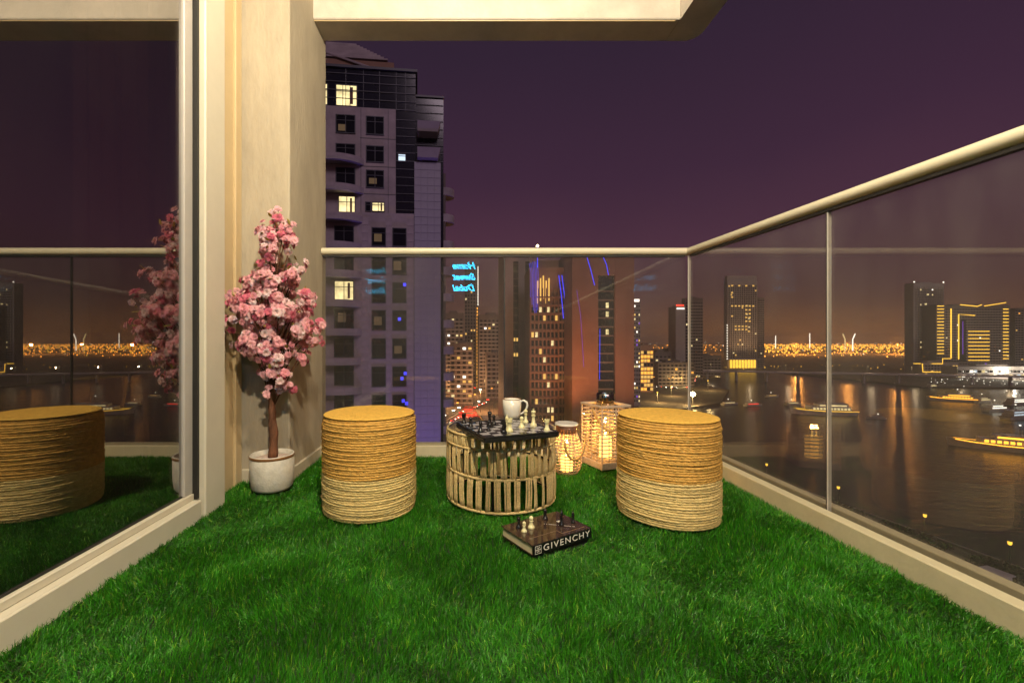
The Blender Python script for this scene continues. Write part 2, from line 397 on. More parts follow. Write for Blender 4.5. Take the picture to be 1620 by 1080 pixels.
# ------------------------------------------------------------------ sliding door
dr = thing('sliding_door', 'large reflective glass sliding door with cream aluminium frame at left', 'door', (XL, 0, -.03))
m = MB(); m.bbox(-.006, YR + .03, .115, .0, 1.80, 2.42, .001); m.build('glass_pane', M['door_glass'], dr)
m = MB(); m.bbox(-.03, YR + .01, .0, .050, 1.80, .088, .004); m.build('bottom_rail', M['frame'], dr)
m = MB(); m.bbox(-.028, YR + .012, .0885, .018, 1.80, .115, .003); m.build('glazing_bead', M['frame'], dr)
m = MB(); m.box(-.012, YR + .012, .1152, .004, 1.798, .122); m.build('gasket_strip', M['gasket'], dr)
m = MB(); m.bbox(-.035, 1.815, .0, .056, 1.965, 2.60, .005); m.build('stile', M['frame'], dr)
m = MB(); m.box(-.03, 1.8005, .09, .030, 1.8145, 2.44); m.build('gasket_strip', M['gasket'], dr)
m = MB(); m.bbox(-.02, 1.745, .116, .012, 1.800, 2.42, .003); m.build('inner_stile', mat('grey_inner_stile', (.42, .39, .36), .4, noise=.06), dr)
m = MB(); m.bbox(-.06, 1.968, .0, -.022, 2.115, 2.60, .004); m.bbox(-.06, 2.117, .0, -.034, 2.20, 2.60, .003); m.bbox(-.06, 2.202, 0, -.022, 2.262, 2.60, .003); m.build('outer_jamb', M['frame_tan'], dr)
m = MB(); m.box(-.055, 2.2635, .0, -.045, 2.2785, 2.60); m.build('shadow_gap', M['gasket'], dr)
m = MB(); m.bbox(-.03, YR + .01, 2.421, .04, 1.812, 2.50, .003); m.build('head_rail', M['frame'], dr)

# dark room behind the door with a curtain
rm = MB()
rm.box(-4.2, YR - .15, -.10, -1.40, 2.30, -.03); rm.box(-4.2, YR - .15, 2.75, -1.32, 2.30, 2.85)
rm.box(-4.3, YR - .15, -.03, -4.2, 2.30, 2.75); rm.box(-4.2, 2.24, -.03, -1.24, 2.30, 2.75); rm.box(-4.2, YR - .15, -.03, -1.41, YR - .05, 2.75)
tag(rm.build('room_interior', M['room']), kind='structure')
def curtain(y0, y1, x, name, label):
    m = MB(); n = 120; vs = []
    for i in range(n + 1):
        t = i / n; y = y0 + (y1 - y0) * t
        w = .035 * math.sin(t * 26 + .7 * math.sin(t * 9)) + .012 * math.sin(t * 71)
        for z, k in ((0, 1.25), (1.2, 1.0), (2.5, .6)): vs.append((x + w * k, y + .04 * math.sin(t * 5) * (2.5 - z) / 2.5, z))
    for off in (0, .006):
        m.add([(a + off, b_, c_) for a, b_, c_ in vs], [(i * 3 + j, i * 3 + j + 1, i * 3 + j + 4, i * 3 + j + 3) for i in range(n) for j in range(2)])
    o = m.build(name, M['curtain'], None, True, (0, 0, -.02)); tag(o, label, 'curtain')
curtain(.7, 1.66, -2.3, 'curtain', 'brown curtain deeper inside the dark room, left of the nearer curtain')
curtain(1.70, 2.2, -1.55, 'curtain', 'dark brown curtain hanging behind the sliding glass door')

# ------------------------------------------------------------------ downlights
def downlight(x, y, e, label):
    t = thing('ceiling_lamp', label, 'ceiling lamp', (x, y, ZC - .001), group='opal ceiling lamps')
    m = MB(); m.lathe([(.085, 0), (.085, -.014), (.078, -.020)], 32); m.build('base_ring', M['white_box'], t, True)
    m = MB(); m.lathe([(.074, -.0205), (.070, -.048), (.050, -.068), (.020, -.077), (.002, -.078)], 32); m.build('opal_dome', M['lens'], t, True)
    lamp('lamp_glow', 'POINT', (0, 0, -.13), e, (1, .85, .61), t, .05)
downlight(-.12, .78, 215, 'lit round opal ceiling lamp over the middle of the grass')
downlight(.45, -.85, 370, 'added round opal fill lamp under the unseen ceiling near the rear wall')  # added fill for the front sides; no second lamp is known here

# ------------------------------------------------------------------ neon sign on the rear wall (seen as cyan reflections)
def text_mesh(s, size, bevel=0, extrude=0, shear=0, spacing=1, align='CENTER'):
    cu = bpy.data.curves.new('lettering', 'FONT'); cu.body = s; cu.size = size; cu.shear = shear; cu.align_x = align; cu.align_y = 'CENTER'
    cu.extrude = extrude; cu.space_character = spacing
    if bevel: cu.fill_mode = 'NONE'; cu.bevel_depth = bevel; cu.bevel_resolution = 1; cu.resolution_u = 4
    o = bpy.data.objects.new('lettering', cu); COL.objects.link(o)
    dg = bpy.context.evaluated_depsgraph_get(); me = bpy.data.meshes.new_from_object(o.evaluated_get(dg))
    bpy.data.objects.remove(o); return me
def neon(loc, rx, label, sc=1):
    t = thing('neon_sign', label, 'neon sign', loc, PI if rx else 0)
    m = MB(); m.bbox(-.24 * sc, .02, -.33 * sc, .24 * sc, .028, .33 * sc, .002); m.build('backing_sheet', M['clear'], t)
    for i, w in enumerate(('Home', 'Sweet', 'Dubai')):
        me = text_mesh(w, .145 * sc, .0046 * sc, 0, .35); me.materials.clear(); me.materials.append(M['neon'] if sc == 1 else M['neon_added'])
        o = link('neon_word', me, t, (0, 0, (.19 - .18 * i) * sc)); o.rotation_euler = (PI / 2, 0, 0)
neon((0.0, YR + .035, 1.76), True, 'cyan neon script sign of three words on the rear wall, reflected in the glass')
neon((-1.44, YR + .035, 1.70), True, 'added cyan neon lettering inside the dark room, standing in for the left reflection in the back glass', .9)  # added lettering that supplies the left reflection; no second sign is known

# ------------------------------------------------------------------ rope poufs
def rope_ring(r, rr, seed, segs=210, n=7, twist=54):
    rg = random.Random(seed); a1, a2, p1, p2 = rg.uniform(.0004, .0013), rg.uniform(.0003, .0008), rg.uniform(0, 6), rg.uniform(0, 6)
    vs = []; fs = []
    for i in range(segs):
        th = 2 * PI * i / segs
        R = r + .0012 * math.sin(3 * th + p2) + rg.uniform(-.0007, .0007); z = a1 * math.sin(2 * th + p1) + a2 * math.sin(5 * th + p2) + rg.uniform(-.0003, .0003)
        for k in range(n):
            ph = 2 * PI * k / n; q = rr * (1 + .16 * math.cos(2 * ph + twist * th))
            vs.append(((R + q * math.cos(ph)) * math.cos(th), (R + q * math.cos(ph)) * math.sin(th), z + q * math.sin(ph)))
    for i in range(segs):
        j = (i + 1) % segs
        for k in range(n):
            l = (k + 1) % n; fs.append((i * n + k, j * n + k, j * n + l, i * n + l))
    return MB().add(vs, fs)
PR, PH, RR = .205, .420, .0060
ring_meshes = {}
for kind in ('straw_top', 'straw_low'):
    ring_meshes[kind] = [rope_ring(PR - RR, RR, s).mesh('rope_coil', M[kind], True) for s in range(5)]
def fray(n, r, z0, z1, seed):                       # loose straw fibres on the coils
    rg = random.Random(seed); m = MB()
    for i in range(n):
        a = rg.uniform(0, 2 * PI); z = rg.uniform(z0, z1); da = rg.uniform(-.09, .09); dz = rg.uniform(-.012, .012)
        pts = [(math.cos(a + da * t) * (r + .002 + rg.uniform(0, .004)), math.sin(a + da * t) * (r + .002 + rg.uniform(0, .004)), z + dz * t) for t in (0, .5, 1)]
        m.tube(pts, .0006, 3, cap=False)
    return m
def pouf(loc, rot, label, split, seed):
    rg = random.Random(seed)
    t = thing('rope_pouf', label, 'pouf', loc, rot, 'rope wrapped poufs')
    m = MB(); m.lathe([(PR - .014, .004), (PR - .0085, .05), (PR - .0085, PH - .02), (PR - .03, PH - .008)], 48); m.build('core', M['core'], t, True)
    n = 41
    for i in range(n):
        z = RR + i * (PH - .012) / n
        s = 1.0
        if i > n - 4: s = 1 - .004 * (i - n + 4) ** 2
        if i < 3: s = 1 - .007 * (3 - i)
        o = link('rope_coil', rg.choice(ring_meshes['straw_low' if i < split else 'straw_top']), t, (0, 0, z))
        o.rotation_euler = (rg.uniform(-.004, .004), rg.uniform(-.004, .004), rg.uniform(0, 6.28)); o.scale = (s * rg.uniform(.997, 1.003), s * rg.uniform(.997, 1.003), rg.uniform(.98, 1.12))
    prof = []
    r = PR - .006; k = 0
    while r > .004:
        prof.append((r, PH - .010 + .009 * min(1, (PR - r) / .022) ** .6 + (.0013 if k % 2 else 0) + rg.uniform(-.0004, .0004))); r -= .0028; k += 1
    m = MB(); m.lathe(prof, 72); m.build('seat_top', M['straw_seat'], t, True)
    tag(fray(150, PR, .02, PH - .02, seed).build('loose_fibres', M['straw_low'], t), kind='stuff')
pouf((-.4235, 1.922, -.012), 1.0, 'rope wrapped round pouf left of the low table, nearest the blossom tree', 17, 1)
pouf((.872, 1.852, -.012), 4.1, 'rope wrapped round pouf right of the lanterns, nearest the right side glass', 18, 2)

# ------------------------------------------------------------------ macrame table
TX, TY, TR, TH = .172, 2.055, .252, .335
tb = thing('macrame_table', 'low drum table of jute rope bundles on a wire frame with glass top', 'table', (TX, TY, -.012))
lv = [.010, .150, .272, TH - .012]
for z in lv:
    m = MB(); m.tube([(TR * .985 * math.cos(a), TR * .985 * math.sin(a), z) for a in np.linspace(0, 2 * PI, 64, endpoint=False)], .0045, 6, True); m.build('frame_ring', M['black_metal'], tb, True)
    o = rope_ring(TR, .0062, int(z * 1000), 190, 6, 60).build('ring_wrap', M['jute'], tb, True, (0, 0, z))
for i in range(6):
    a = i * PI / 3 + .3; m = MB(); m.tube([(TR * .96 * math.cos(a), TR * .96 * math.sin(a), z) for z in (.0, TH - .01)], .004, 6); m.build('frame_rod', M['black_metal'], tb)
bund = []
def bundle_mesh(h, seed):
    rg = random.Random(seed); m = MB(); ns = rg.choice((3, 4, 4, 4))
    for s in range(ns):
        x0 = (s - (ns - 1) / 2) * .0074; x1 = x0 * rg.uniform(.75, 1.15); xm = x0 * .9 + rg.uniform(-.0015, .0015); y = rg.uniform(-.0025, .0025)
        pts = [(x0 + (x1 - x0) * t + (xm - (x0 + x1) / 2) * math.sin(t * PI), y + .0025 * math.sin(t * PI), h * t) for t in np.linspace(0, 1, 6)]
        m.tube(pts, [.0034 * rg.uniform(.82, 1.15) for _ in pts], 7)
    return m.mesh('rope_bundle', M['jute'], True)
for ti in range(3):
    h = lv[ti + 1] - lv[ti]; vars_ = [bundle_mesh(h, ti * 10 + s) for s in range(4)]
    n = 37
    for i in range(n):
        a = 2 * PI * (i + .5 * (ti % 2)) / n + random.uniform(-.018, .018)
        o = link('rope_bundle', random.choice(vars_), tb, (TR * math.cos(a), TR * math.sin(a), lv[ti])); o.rotation_euler = (0, random.uniform(-.035, .035), a - PI / 2)
m = MB(); m.lathe([(TR - .002, TH - .006), (TR + .002, TH - .004), (TR + .002, TH + .001), (TR - .001, TH + .003)], 64); o = m.build('glass_top', M['clear'], tb); smooth_angle(o)

# ------------------------------------------------------------------ chess board and pieces
BZ = .326                                   # board underside
bang = math.atan2(.118, .318); bs = .335
bc = Vector((.176, 1.872, BZ))
bd = thing('chess_board', 'black chess board with silver squares set askew on the low rope table', 'chess board', bc, bang)
m = MB(); m.bbox(-bs / 2, -bs / 2, 0, bs / 2, bs / 2, .018, .003); m.build('board_base', M['board'], bd)
for s in ((-1, 0), (1, 0), (0, -1), (0, 1)):
    a = bs / 2; w = .012; m = MB()
    if s[0]: m.bbox(min(s[0] * a, s[0] * (a - w)), -a + (w + .001), .0185, max(s[0] * a, s[0] * (a - w)), a - (w + .001), .024, .001)
    else: m.bbox(-a, min(s[1] * a, s[1] * (a - w)), .0185, a, max(s[1] * a, s[1] * (a - w)), .024, .001)
    m.build('board_rim', M['board'], bd)
q = (bs - .028) / 8
sqm = [MB().bbox(-q / 2 + .0004, -q / 2 + .0004, 0, q / 2 - .0004, q / 2 - .0004, .0035, .0003).mesh('square', M[k]) for k in ('sq_dark', 'sq_light')]
for i in range(8):
    for j in range(8): link('square', sqm[(i + j) % 2], bd, ((i - 3.5) * q, (j - 3.5) * q, .0182))
TOPZ = BZ + .0218
PROF = {
 'pawn': [(.011, 0), (.0115, .003), (.0105, .006), (.0075, .009), (.0052, .016), (.0048, .022), (.0072, .024), (.0045, .0255), (.0068, .030), (.0072, .033), (.0058, .037), (.0025, .0395), (.0004, .040)],
 'rook': [(.012, 0), (.0125, .004), (.0105, .008), (.0075, .012), (.0066, .026), (.0075, .029), (.0098, .031), (.0098, .042), (.0072, .042), (.0072, .037), (.0004, .037)],
 'bishop': [(.012, 0), (.0125, .004), (.0105, .008), (.0068, .013), (.005, .030), (.0088, .033), (.0050, .035), (.0078, .042), (.0068, .049), (.0028, .055), (.0034, .057), (.0022, .060), (.0003, .061)],
 'queen': [(.0135, 0), (.014, .004), (.0115, .009), (.0072, .015), (.0052, .036), (.0095, .040), (.0055, .042), (.0062, .046), (.0098, .056), (.0082, .057), (.0040, .060), (.0040, .063), (.0004, .066)],
 'king': [(.014, 0), (.0145, .005), (.012, .010), (.0076, .016), (.0056, .040), (.0105, .044), (.0060, .0465), (.0070, .050), (.0102, .060), (.0090, .063), (.003, .0655), (.0004, .066)],
}
def knight_mesh():
    m = MB(); m.lathe([(.012, 0), (.0125, .004), (.0105, .008), (.0085, .012), (.0085, .014)], 20)
    out_ = [(-.008, .013), (.008, .013), (.0062, .024), (.0035, .029), (.0085, .031), (.0125, .030), (.0135, .0345), (.0085, .041), (.0045, .0455), (.003, .050), (.0, .0465), (-.0055, .044), (-.0085, .036), (-.0098, .026)]
    n = len(out_)
    vs = [(x, -.0035, z) for x, z in out_] + [(x, .0035, z) for x, z in out_] + [(x * .85, -.0052, z * .97 + .001) for x, z in out_] * 0
    m.add(vs, [tuple(range(n)), tuple(range(2 * n - 1, n - 1, -1))] + [(i, n + i, n + (i + 1) % n, (i + 1) % n) for i in range(n)])
    return m
pm = {}
def piece_mesh(kind, colr):
    if (kind, colr) not in pm:
        if kind == 'knight': m = knight_mesh()
        else:
            m = MB(); m.lathe(PROF[kind], 20)
            if kind == 'king': m.box(-.0012, -.0012, .064, .0012, .0012, .0745); m.box(-.0038, -.0012, .0685, .0038, .0012, .0708)
            if kind == 'queen':
                for i in range(8):
                    a = i * PI / 4; m.lathe([(.0018, .0545), (.0014, .0585), (.0003, .0595)], 6, (.0086 * math.cos(a), .0086 * math.sin(a), 0))
            if kind == 'rook':
                for i in range(6):
                    a = i * PI / 3; x, y = .0085 * math.cos(a), .0085 * math.sin(a); m.box(x - .0016, y - .0016, .0415, x + .0016, y + .0016, .0455)
        me = m.mesh('chess_' + kind, M['chess_' + colr], True); me.set_sharp_from_angle(angle=math.radians(38)); pm[(kind, colr)] = me
    return pm[(kind, colr)]
def piece(kind, colr, px, py, z, label, sc=1, rot=0):
    p = G(px, py, z); o = link('chess_' + kind, piece_mesh(kind, colr), None, (p.x, p.y, z)); o.scale = (sc, sc, sc); o.rotation_euler = (0, 0, rot)
    tag(o, label, 'chess piece', 'chess pieces')
def bp_(cx, cy): return 700 + cx / 8.1, 620 + cy / 8.1
for kind, colr, cx_, cy_, label, sc, rot in [
  ('rook', 'black', 275, 402, 'black chess rook farthest left on the board', 1.0, 0),
  ('pawn', 'black', 362, 445, 'black chess pawn second from left on the board', 1.08, 0),
  ('pawn', 'black', 487, 508, 'black chess pawn nearest the front left edge of the board', 1.08, 0),
  ('king', 'black', 605, 440, 'tall black chess king on the left half of the board', 1.0, 0),
  ('pawn', 'black', 660, 413, 'black chess pawn right behind the black king', 1.08, 0),
  ('bishop', 'black', 592, 500, 'black chess bishop just in front of the black king', .8, 0),
  ('knight', 'black', 785, 522, 'black chess knight beside the ivory pieces at the front edge', 1.1, 2.6),
  ('bishop', 'white', 826, 470, 'ivory chess bishop directly behind the ivory rook near the black knight', 1.0, 0),
  ('rook', 'white', 858, 505, 'ivory chess rook next to the black knight', 1.25, 0),
  ('pawn', 'white', 1015, 458, 'ivory chess pawn in front of the ivory queen', 1.25, 0),
  ('queen', 'white', 1067, 392, 'ivory chess queen farthest back on the board', .95, 0),
  ('king', 'white', 1165, 435, 'ivory chess king with cross, tallest piece on the board', 1.05, 0),
  ('rook', 'white', 1338, 490, 'ivory chess rook at the right corner of the board', 1.05, 0)]:
    x, y = bp_(cx_, cy_); piece(kind, colr, x, y, TOPZ, label, sc, rot)

# mug
mg = thing('mug', 'white ceramic mug with brown rim behind the chess board', 'mug', (.243, 2.206, TH - .009))
m = MB(); m.lathe([(.030, 0), (.036, .002), (.043, .020), (.0465, .050), (.0475, .100), (.0445, .100), (.0435, .050), (.038, .014), (.02, .008)], 40); o = m.build('mug_body', M['ceramic'], mg, True)
m = MB(); m.lathe([(.0476, .0985), (.0474, .1015), (.0446, .1015), (.0444, .0985)], 40, cap0=False, cap1=False); m.build('rim', M['brown_rim'], mg, True)
m = MB(); m.tube([(.046, 0, .088), (.060, 0, .094), (.074, 0, .086), (.079, 0, .070), (.074, 0, .052), (.062, 0, .036), (.050, 0, .026), (.042, 0, .022)], [.005, .0055, .006, .006, .0055, .005, .005, .005], 8); o = m.build('handle', M['ceramic'], mg, True); o.rotation_euler = (0, 0, -.25)

# ------------------------------------------------------------------ book
ba = math.atan2(.140, .236); bl, bw, bt = .278, .182, .036
bk = thing('book', 'thick black book with white capital lettering on its spine lying on the grass', 'book', (.2295, 1.449, -.004), ba)
m = MB(); m.box(.004, .003, .003, bl - .004, bw - .006, bt - .003); m.build('page_block', M['pages'], bk)
m = MB(); m.bbox(0, 0, bt - .003, bl, bw, bt, .0008); m.build('cover', M['cover'], bk)
m = MB(); m.bbox(0, 0, 0, bl, bw, .003, .0008); m.build('back_cover', M['cover'], bk)
m = MB(); m.bbox(0, -.0022, 0, bl, .0028, bt, .001); m.build('spine', M['spine'], bk)
me = text_mesh('GIVENCHY', .0305, 0, .0002, 0, 1.22, 'LEFT'); me.materials.clear(); me.materials.append(M['print'])
o = link('lettering', me, bk, (.044, -.0026, bt / 2)); o.rotation_euler = (PI / 2, 0, 0)
w = max(v.co.x for v in me.vertices) - min(v.co.x for v in me.vertices); o.scale = (.222 / w, 1.0, 1)
m = MB()                                     # emblem: four square spirals back to back
def gsq(cx_, cz_, s, fx, fz):
    t = s * .15
    segs_ = [(-s, s, s, s - t), (-s, s - t, -s + t, -s), (-s + t, -s + t, s, -s), (s - t, 0, s, -s + t), (0, t / 2, s - t, -t / 2)]
    for a, b_, c_, d_ in segs_:
        xs = sorted((a * fx, c_ * fx)); zs = sorted((b_ * fz, d_ * fz)); m.box(cx_ + xs[0], -.0029, cz_ + zs[0], cx_ + xs[1], -.00221, cz_ + zs[1])
for fx in (-1, 1):
    for fz in (-1, 1): gsq(.0225 + fx * .0072, bt / 2 + fz * .0072, .0063, -fx, fz)
m.build('emblem', M['print'], bk)
m = MB()
for i in range(26):
    if random.random() < .82: m.box(.150 + i * .0032 - .0012, .112 - i * .0030, bt + .0001, .150 + i * .0032 + .0012, .1145 - i * .0030, bt + .0006)
m.box(.205, .094, bt + .0001, .220, .108, bt + .0006); m.build('cover_marks', M['print'], bk)
m = MB(); m.box(.02, .045, bt + .0001, .150, .0462, bt + .0005); m.box(.150, .018, bt + .0001, .262, .0192, bt + .0005); m.box(.150, .020, bt + .0001, .1512, .046, bt + .0005)
m.build('cover_rule', mat('brown_print', (.30, .20, .12), .3, noise=.1), bk)
def kp(cx_, cy_): return 770 + cx_ / 8.526, 780 + cy_ / 8.526
for kind, colr, cx_, cy_, label, sc in [
  ('pawn', 'white', 505, 515, 'small ivory chess pawn nearest the left corner of the book', .92),
  ('pawn', 'white', 600, 465, 'larger ivory chess pawn on the book beside the small one', 1.10),
  ('pawn', 'black', 432, 460, 'black chess pawn on the book left of the ivory pawns', 1.0),
  ('pawn', 'black', 788, 345, 'black chess pawn at the back corner of the book', 1.0),
  ('bishop', 'black', 1008, 425, 'black chess bishop, tallest black piece on the book', .95),
  ('bishop', 'black', 1163, 395, 'slim black chess bishop at the right end of the book', .75)]:
    x, y = kp(cx_, cy_); piece(kind, colr, x, y, bt - .0038, label, sc)

# ------------------------------------------------------------------ lanterns
def hoop(prof, z):
    for (r0, z0), (r1, z1) in zip(prof[:-1], prof[1:]):
        if z0 <= z <= z1: return r0 + (r1 - r0) * (z - z0) / (z1 - z0)
    return prof[-1][0]
lt = thing('wicker_lantern', 'small round white wicker lantern with lit candle and rope handle', 'lantern', (.572, 2.415, -.012), group='wicker candle lanterns')
prof = [(.054, .0), (.070, .016), (.083, .06), (.086, .10), (.080, .15), (.066, .20), (.056, .225)]
for z in np.arange(.008, .20, .0165):
    m = MB(); r = hoop(prof, z); m.tube([((r + .0022 * (-1) ** i) * math.cos(a), (r +   .0022 * (-1) ** i) * math.sin(a), z + random.uniform(-.0012, .0012)) for i, a in enumerate(np.linspace(0, 2 * PI, 40, endpoint=False))], .0029, 5, True); m.build('wicker_hoop', M['wicker'], lt, True)
for i in range(20):
    a = i * PI / 10; m = MB(); m.tube([(r * math.cos(a), r * math.sin(a), z) for r, z in prof], .0022, 5); m.build('wicker_rib', M['wicker'], lt, True)
m = MB(); m.lathe([(.053, .219), (.058, .221), (.060, .264), (.056, .264), (.053, .222)], 36, cap0=False, cap1=False); m.build('glass_collar', M['smoke'], lt, True)
m = MB(); m.lathe([(.058, .2645), (.064, .266), (.0645, .273), (.062, .276), (.030, .2755), (.004, .275)], 36); o = m.build('top_rim', M['ceramic'], lt); smooth_angle(o, 50)
m = MB(); m.lathe([(.045, .012), (.050, .10), (.048, .235)], 28, cap0=False, cap1=False); m.build('glass_cup', M['clear'], lt, True)
m = MB(); m.lathe([(.034, .008), (.034, .085), (.030, .090), (.004, .086)], 24); m.build('candle', M['glow_wax'], lt, True)
m = MB(); m.lathe([(.002, .088), (.006, .098), (.005, .108), (.0006, .125)], 10); m.build('flame', M['flame'], lt, True)
lamp('candle_glow', 'POINT', (0, 0, .150), 3.4, (1, .48, .11), lt, .012)
m = MB(); m.tube([(.060 * math.cos(t * PI) * 1.25 - .01, -.082 - .004 * math.sin(t * PI), .215 - .115 * math.sin(t * PI) - (0.02 * t)) for t in np.linspace(0, 1, 14)], .0062, 7); o = m.build('rope_handle', M['rope_handle'], lt, True); o.rotation_euler = (0, 0, .5)

lt = thing('wicker_lantern', 'tall square white wicker lantern with lit candle and glass chimney behind right pouf', 'lantern', (.838, 2.560, -.012), .34, group='wicker candle lanterns')
s = .096; Hh = .365
def sq(s, z, n=7, alt=0):
    pts = []
    for (ax, ay), (bx, by) in (((-s, -s), (s, -s)), ((s, -s), (s, s)), ((s, s), (-s, s)), ((-s, s), (-s, -s))):
        for i in range(n):
            t = i / n; nx, ny = (by - ay), -(bx - ax); l = math.hypot(nx, ny); w = .0022 * (-1) ** (i + alt)
            pts.append((ax + (bx - ax) * t + nx / l * w, ay + (by - ay) * t + ny / l * w, z))
    return pts
for i, z in enumerate(np.arange(.050, Hh - .02, .0215)):
    m = MB(); m.tube(sq(s, z + random.uniform(-.0015, .0015), 8, i), .0040, 5, True); m.build('wicker_hoop', M['wicker'], lt)
for sx in (-1, 0, 1):
    for sy in (-1, 0, 1):
        if sx or sy: m = MB(); m.tube([(sx * s, sy * s, .0), (sx * s, sy * s, Hh)], .0052 if sx and sy else .0035, 6); m.build('wicker_post', M['wicker'], lt)
for sx in (-.5, .5):
    for e in (-1, 1):
        MB().tube([(sx * s, e * s, .03), (sx * s, e * s, Hh)], .0026, 5).build('wicker_rib', M['wicker'], lt); MB().tube([(e * s, sx * s, .03), (e * s, sx * s, Hh)], .0026, 5).build('wicker_rib', M['wicker'], lt)
m = MB(); m.bbox(-s - .006, -s - .006, 0, s + .006, s + .006, .040, .004); m.build('base', M['wicker'], lt)
m = MB()
for e in (-1, 1): m.bbox(-s - .006, e * s - .008, Hh - .014, s + .006, e * s + .008, Hh, .002); m.bbox(e * s - .008, -s + .009, Hh - .0135, e * s + .008, s - .009, Hh - .0005, .002)
m.build('top_frame', M['wicker'], lt)
m = MB(); m.lathe([(.046, .042), (.050, .050), (.050, Hh + .040), (.047, Hh + .042), (.047, .052)], 32, cap1=False); m.build('glass_chimney', M['clear'], lt, True)
m = MB(); m.lathe([(.0505, Hh + .004), (.052, Hh + .006), (.052, Hh + .056), (.048, Hh + .060), (.046, Hh + .056), (.046, Hh + .004)], 32, cap0=False, cap1=False); m.build('metal_collar', M['chrome'], lt, True)
m = MB(); m.lathe([(.036, .044), (.036, .165), (.032, .170), (.004, .166)], 24); m.build('candle', M['glow_wax'], lt, True)
m = MB(); m.lathe([(.002, .168), (.006, .178), (.005, .190), (.0006, .208)], 10); m.build('flame', M['flame'], lt, True)
lamp('candle_glow', 'POINT', (0, 0, .225), 6.5, (1, .46, .10), lt, .012)
m = MB(); m.tube([(-.098 + .196 * t, -.118 - .01 * math.sin(t * PI), Hh - .015 - .125 * math.sin(t * PI)) for t in np.linspace(0, 1, 16)], .0075, 7); o = m.build('rope_handle', M['rope_handle'], lt, True); o.rotation_euler = (0, 0, -.45)

# ------------------------------------------------------------------ pot and blossom tree
pt = thing('plant_pot', 'speckled white stoneware pot with brown rim holding the blossom tree', 'plant pot', (-.962, 2.150, -.014))
m = MB(); m.lathe([(.070, .0), (.088, .004), (.097, .018), (.1025, .06), (.104, .172), (.0995, .176), (.095, .172), (.094, .14)], 48, cap1=False); m.build('pot_body', M['pot'], pt, True)
m = MB(); m.lathe([(.1043, .160), (.1062, .163), (.1062, .170), (.1045, .173)], 48, cap0=False, cap1=False); m.build('rim_band', M['brown_rim'], pt, True)
m = MB(); m.lathe([(.0945, .138), (.09, .152), (.05, .158), (.01, .160)], 36); m.build('filler', M['soil'], pt, True)

BT = Vector((-.956, 2.135, .14))
tr = thing('blossom_tree', 'artificial pink cherry blossom tree with brown trunk standing in the white pot', 'blossom tree', BT)
def bark_tube(path, rs, n=9, seed=0):
    rg = random.Random(seed); m = MB(); m.tube(path, rs, n)
    m.v = [(x + rg.uniform(-.0016, .0016), y + rg.uniform(-.0016, .0016), z) for x, y, z in m.v]; return m
zs = np.linspace(0, .62, 20)
tp = [(.006 * math.sin(z * 14) + .010 * z, .004 * math.cos(z * 11), z) for z in zs]
bark_tube(tp, [.023 - .016 * (z / .62) + .0025 * math.sin(z * 60) for z in zs], 10).build('trunk', M['bark'], tr, True)
bark_tube([(x + .010 * math.cos(z * 18), y + .010 * math.sin(z * 18), z * .75) for (x, y, z) in tp], .0085, 7, 2).build('twisted_stem', M['bark'], tr, True)
# crown profile: (z above ground, half width, centre x offset)
prof_t = [(.46, .035), (.53, .07), (.60, .085), (.66, .12), (.72, .185), (.80, .222), (.90, .212), (.98, .165), (1.05, .128), (1.15, .10), (1.24, .082), (1.30, .055), (1.33, .02)]
def rad(z):
    for (z0, r0), (z1, r1) in zip(prof_t[:-1], prof_t[1:]):
        if z0 <= z <= z1: return r0 + (r1 - r0) * (z - z0) / (z1 - z0)
    return .03
def blossom_mesh(seed):
    rg = random.Random(seed); vs = []; fs = []; cols = []
    base = rg.choice([(.76, .31, .36), (.84, .44, .48), (.60, .15, .22), (.90, .60, .61), (.80, .36, .41)])
    for layer, (np_, el, L, wd) in enumerate(((6, .25, .020, .0135), (6, .75, .018, .012), (4, 1.2, .013, .009))):
        for i in range(np_):
            a = 2 * PI * (i + .5 * layer + rg.uniform(-.15, .15)) / np_; e = el + rg.uniform(-.2, .2); l = L * rg.uniform(.85, 1.15)
            d = Vector((math.cos(a) * math.cos(e), math.sin(a) * math.cos(e), math.sin(e))); sd = Vector((-math.sin(a), math.cos(a), 0)); up = d.cross(sd) * -1
            o = len(vs); k = rg.uniform(.8, 1.15)
            pts = [d * .002, d * l * .55 + sd * wd * .55 - up * .001, d * l * .95 + sd * wd * .38 + up * .003, d * l * .86 + up * .002, d * l * .95 - sd * wd * .38 + up * .003, d * l * .55 - sd * wd * .55 - up * .001, d * l * .55 + up * -.003]
            vs += [tuple(p) for p in pts]; fs += [(o, o + 1, o + 6), (o, o + 6, o + 5), (o + 1, o + 2, o + 3, o + 6), (o + 6, o + 3, o + 4, o + 5)]
            for j in range(7):
                q = .62 if j == 0 else (1.15 if j in (2, 3, 4) else .95); cols.append(tuple(min(.9, c_ * k * q) for c_ in base) + (1,))
    o = len(vs); vs += [(.002, 0, .010), (-.001, .0017, .010), (-.001, -.0017, .010), (0, 0, .014)]; fs += [(o, o + 1, o + 3), (o + 1, o + 2, o + 3), (o + 2, o, o + 3)]; cols += [(.7, .5, .1, 1)] * 4
    me = bpy.data.meshes.new('blossom'); me.from_pydata(vs, [], fs); me.materials.append(M['petal'])
    at = me.color_attributes.new('tint', 'FLOAT_COLOR', 'POINT'); at.data.foreach_set('color', np.array(cols, dtype=np.float32).ravel())
    me.polygons.foreach_set('use_smooth', [True] * len(me.polygons)); return me
bl_m = [blossom_mesh(s) for s in range(14)]
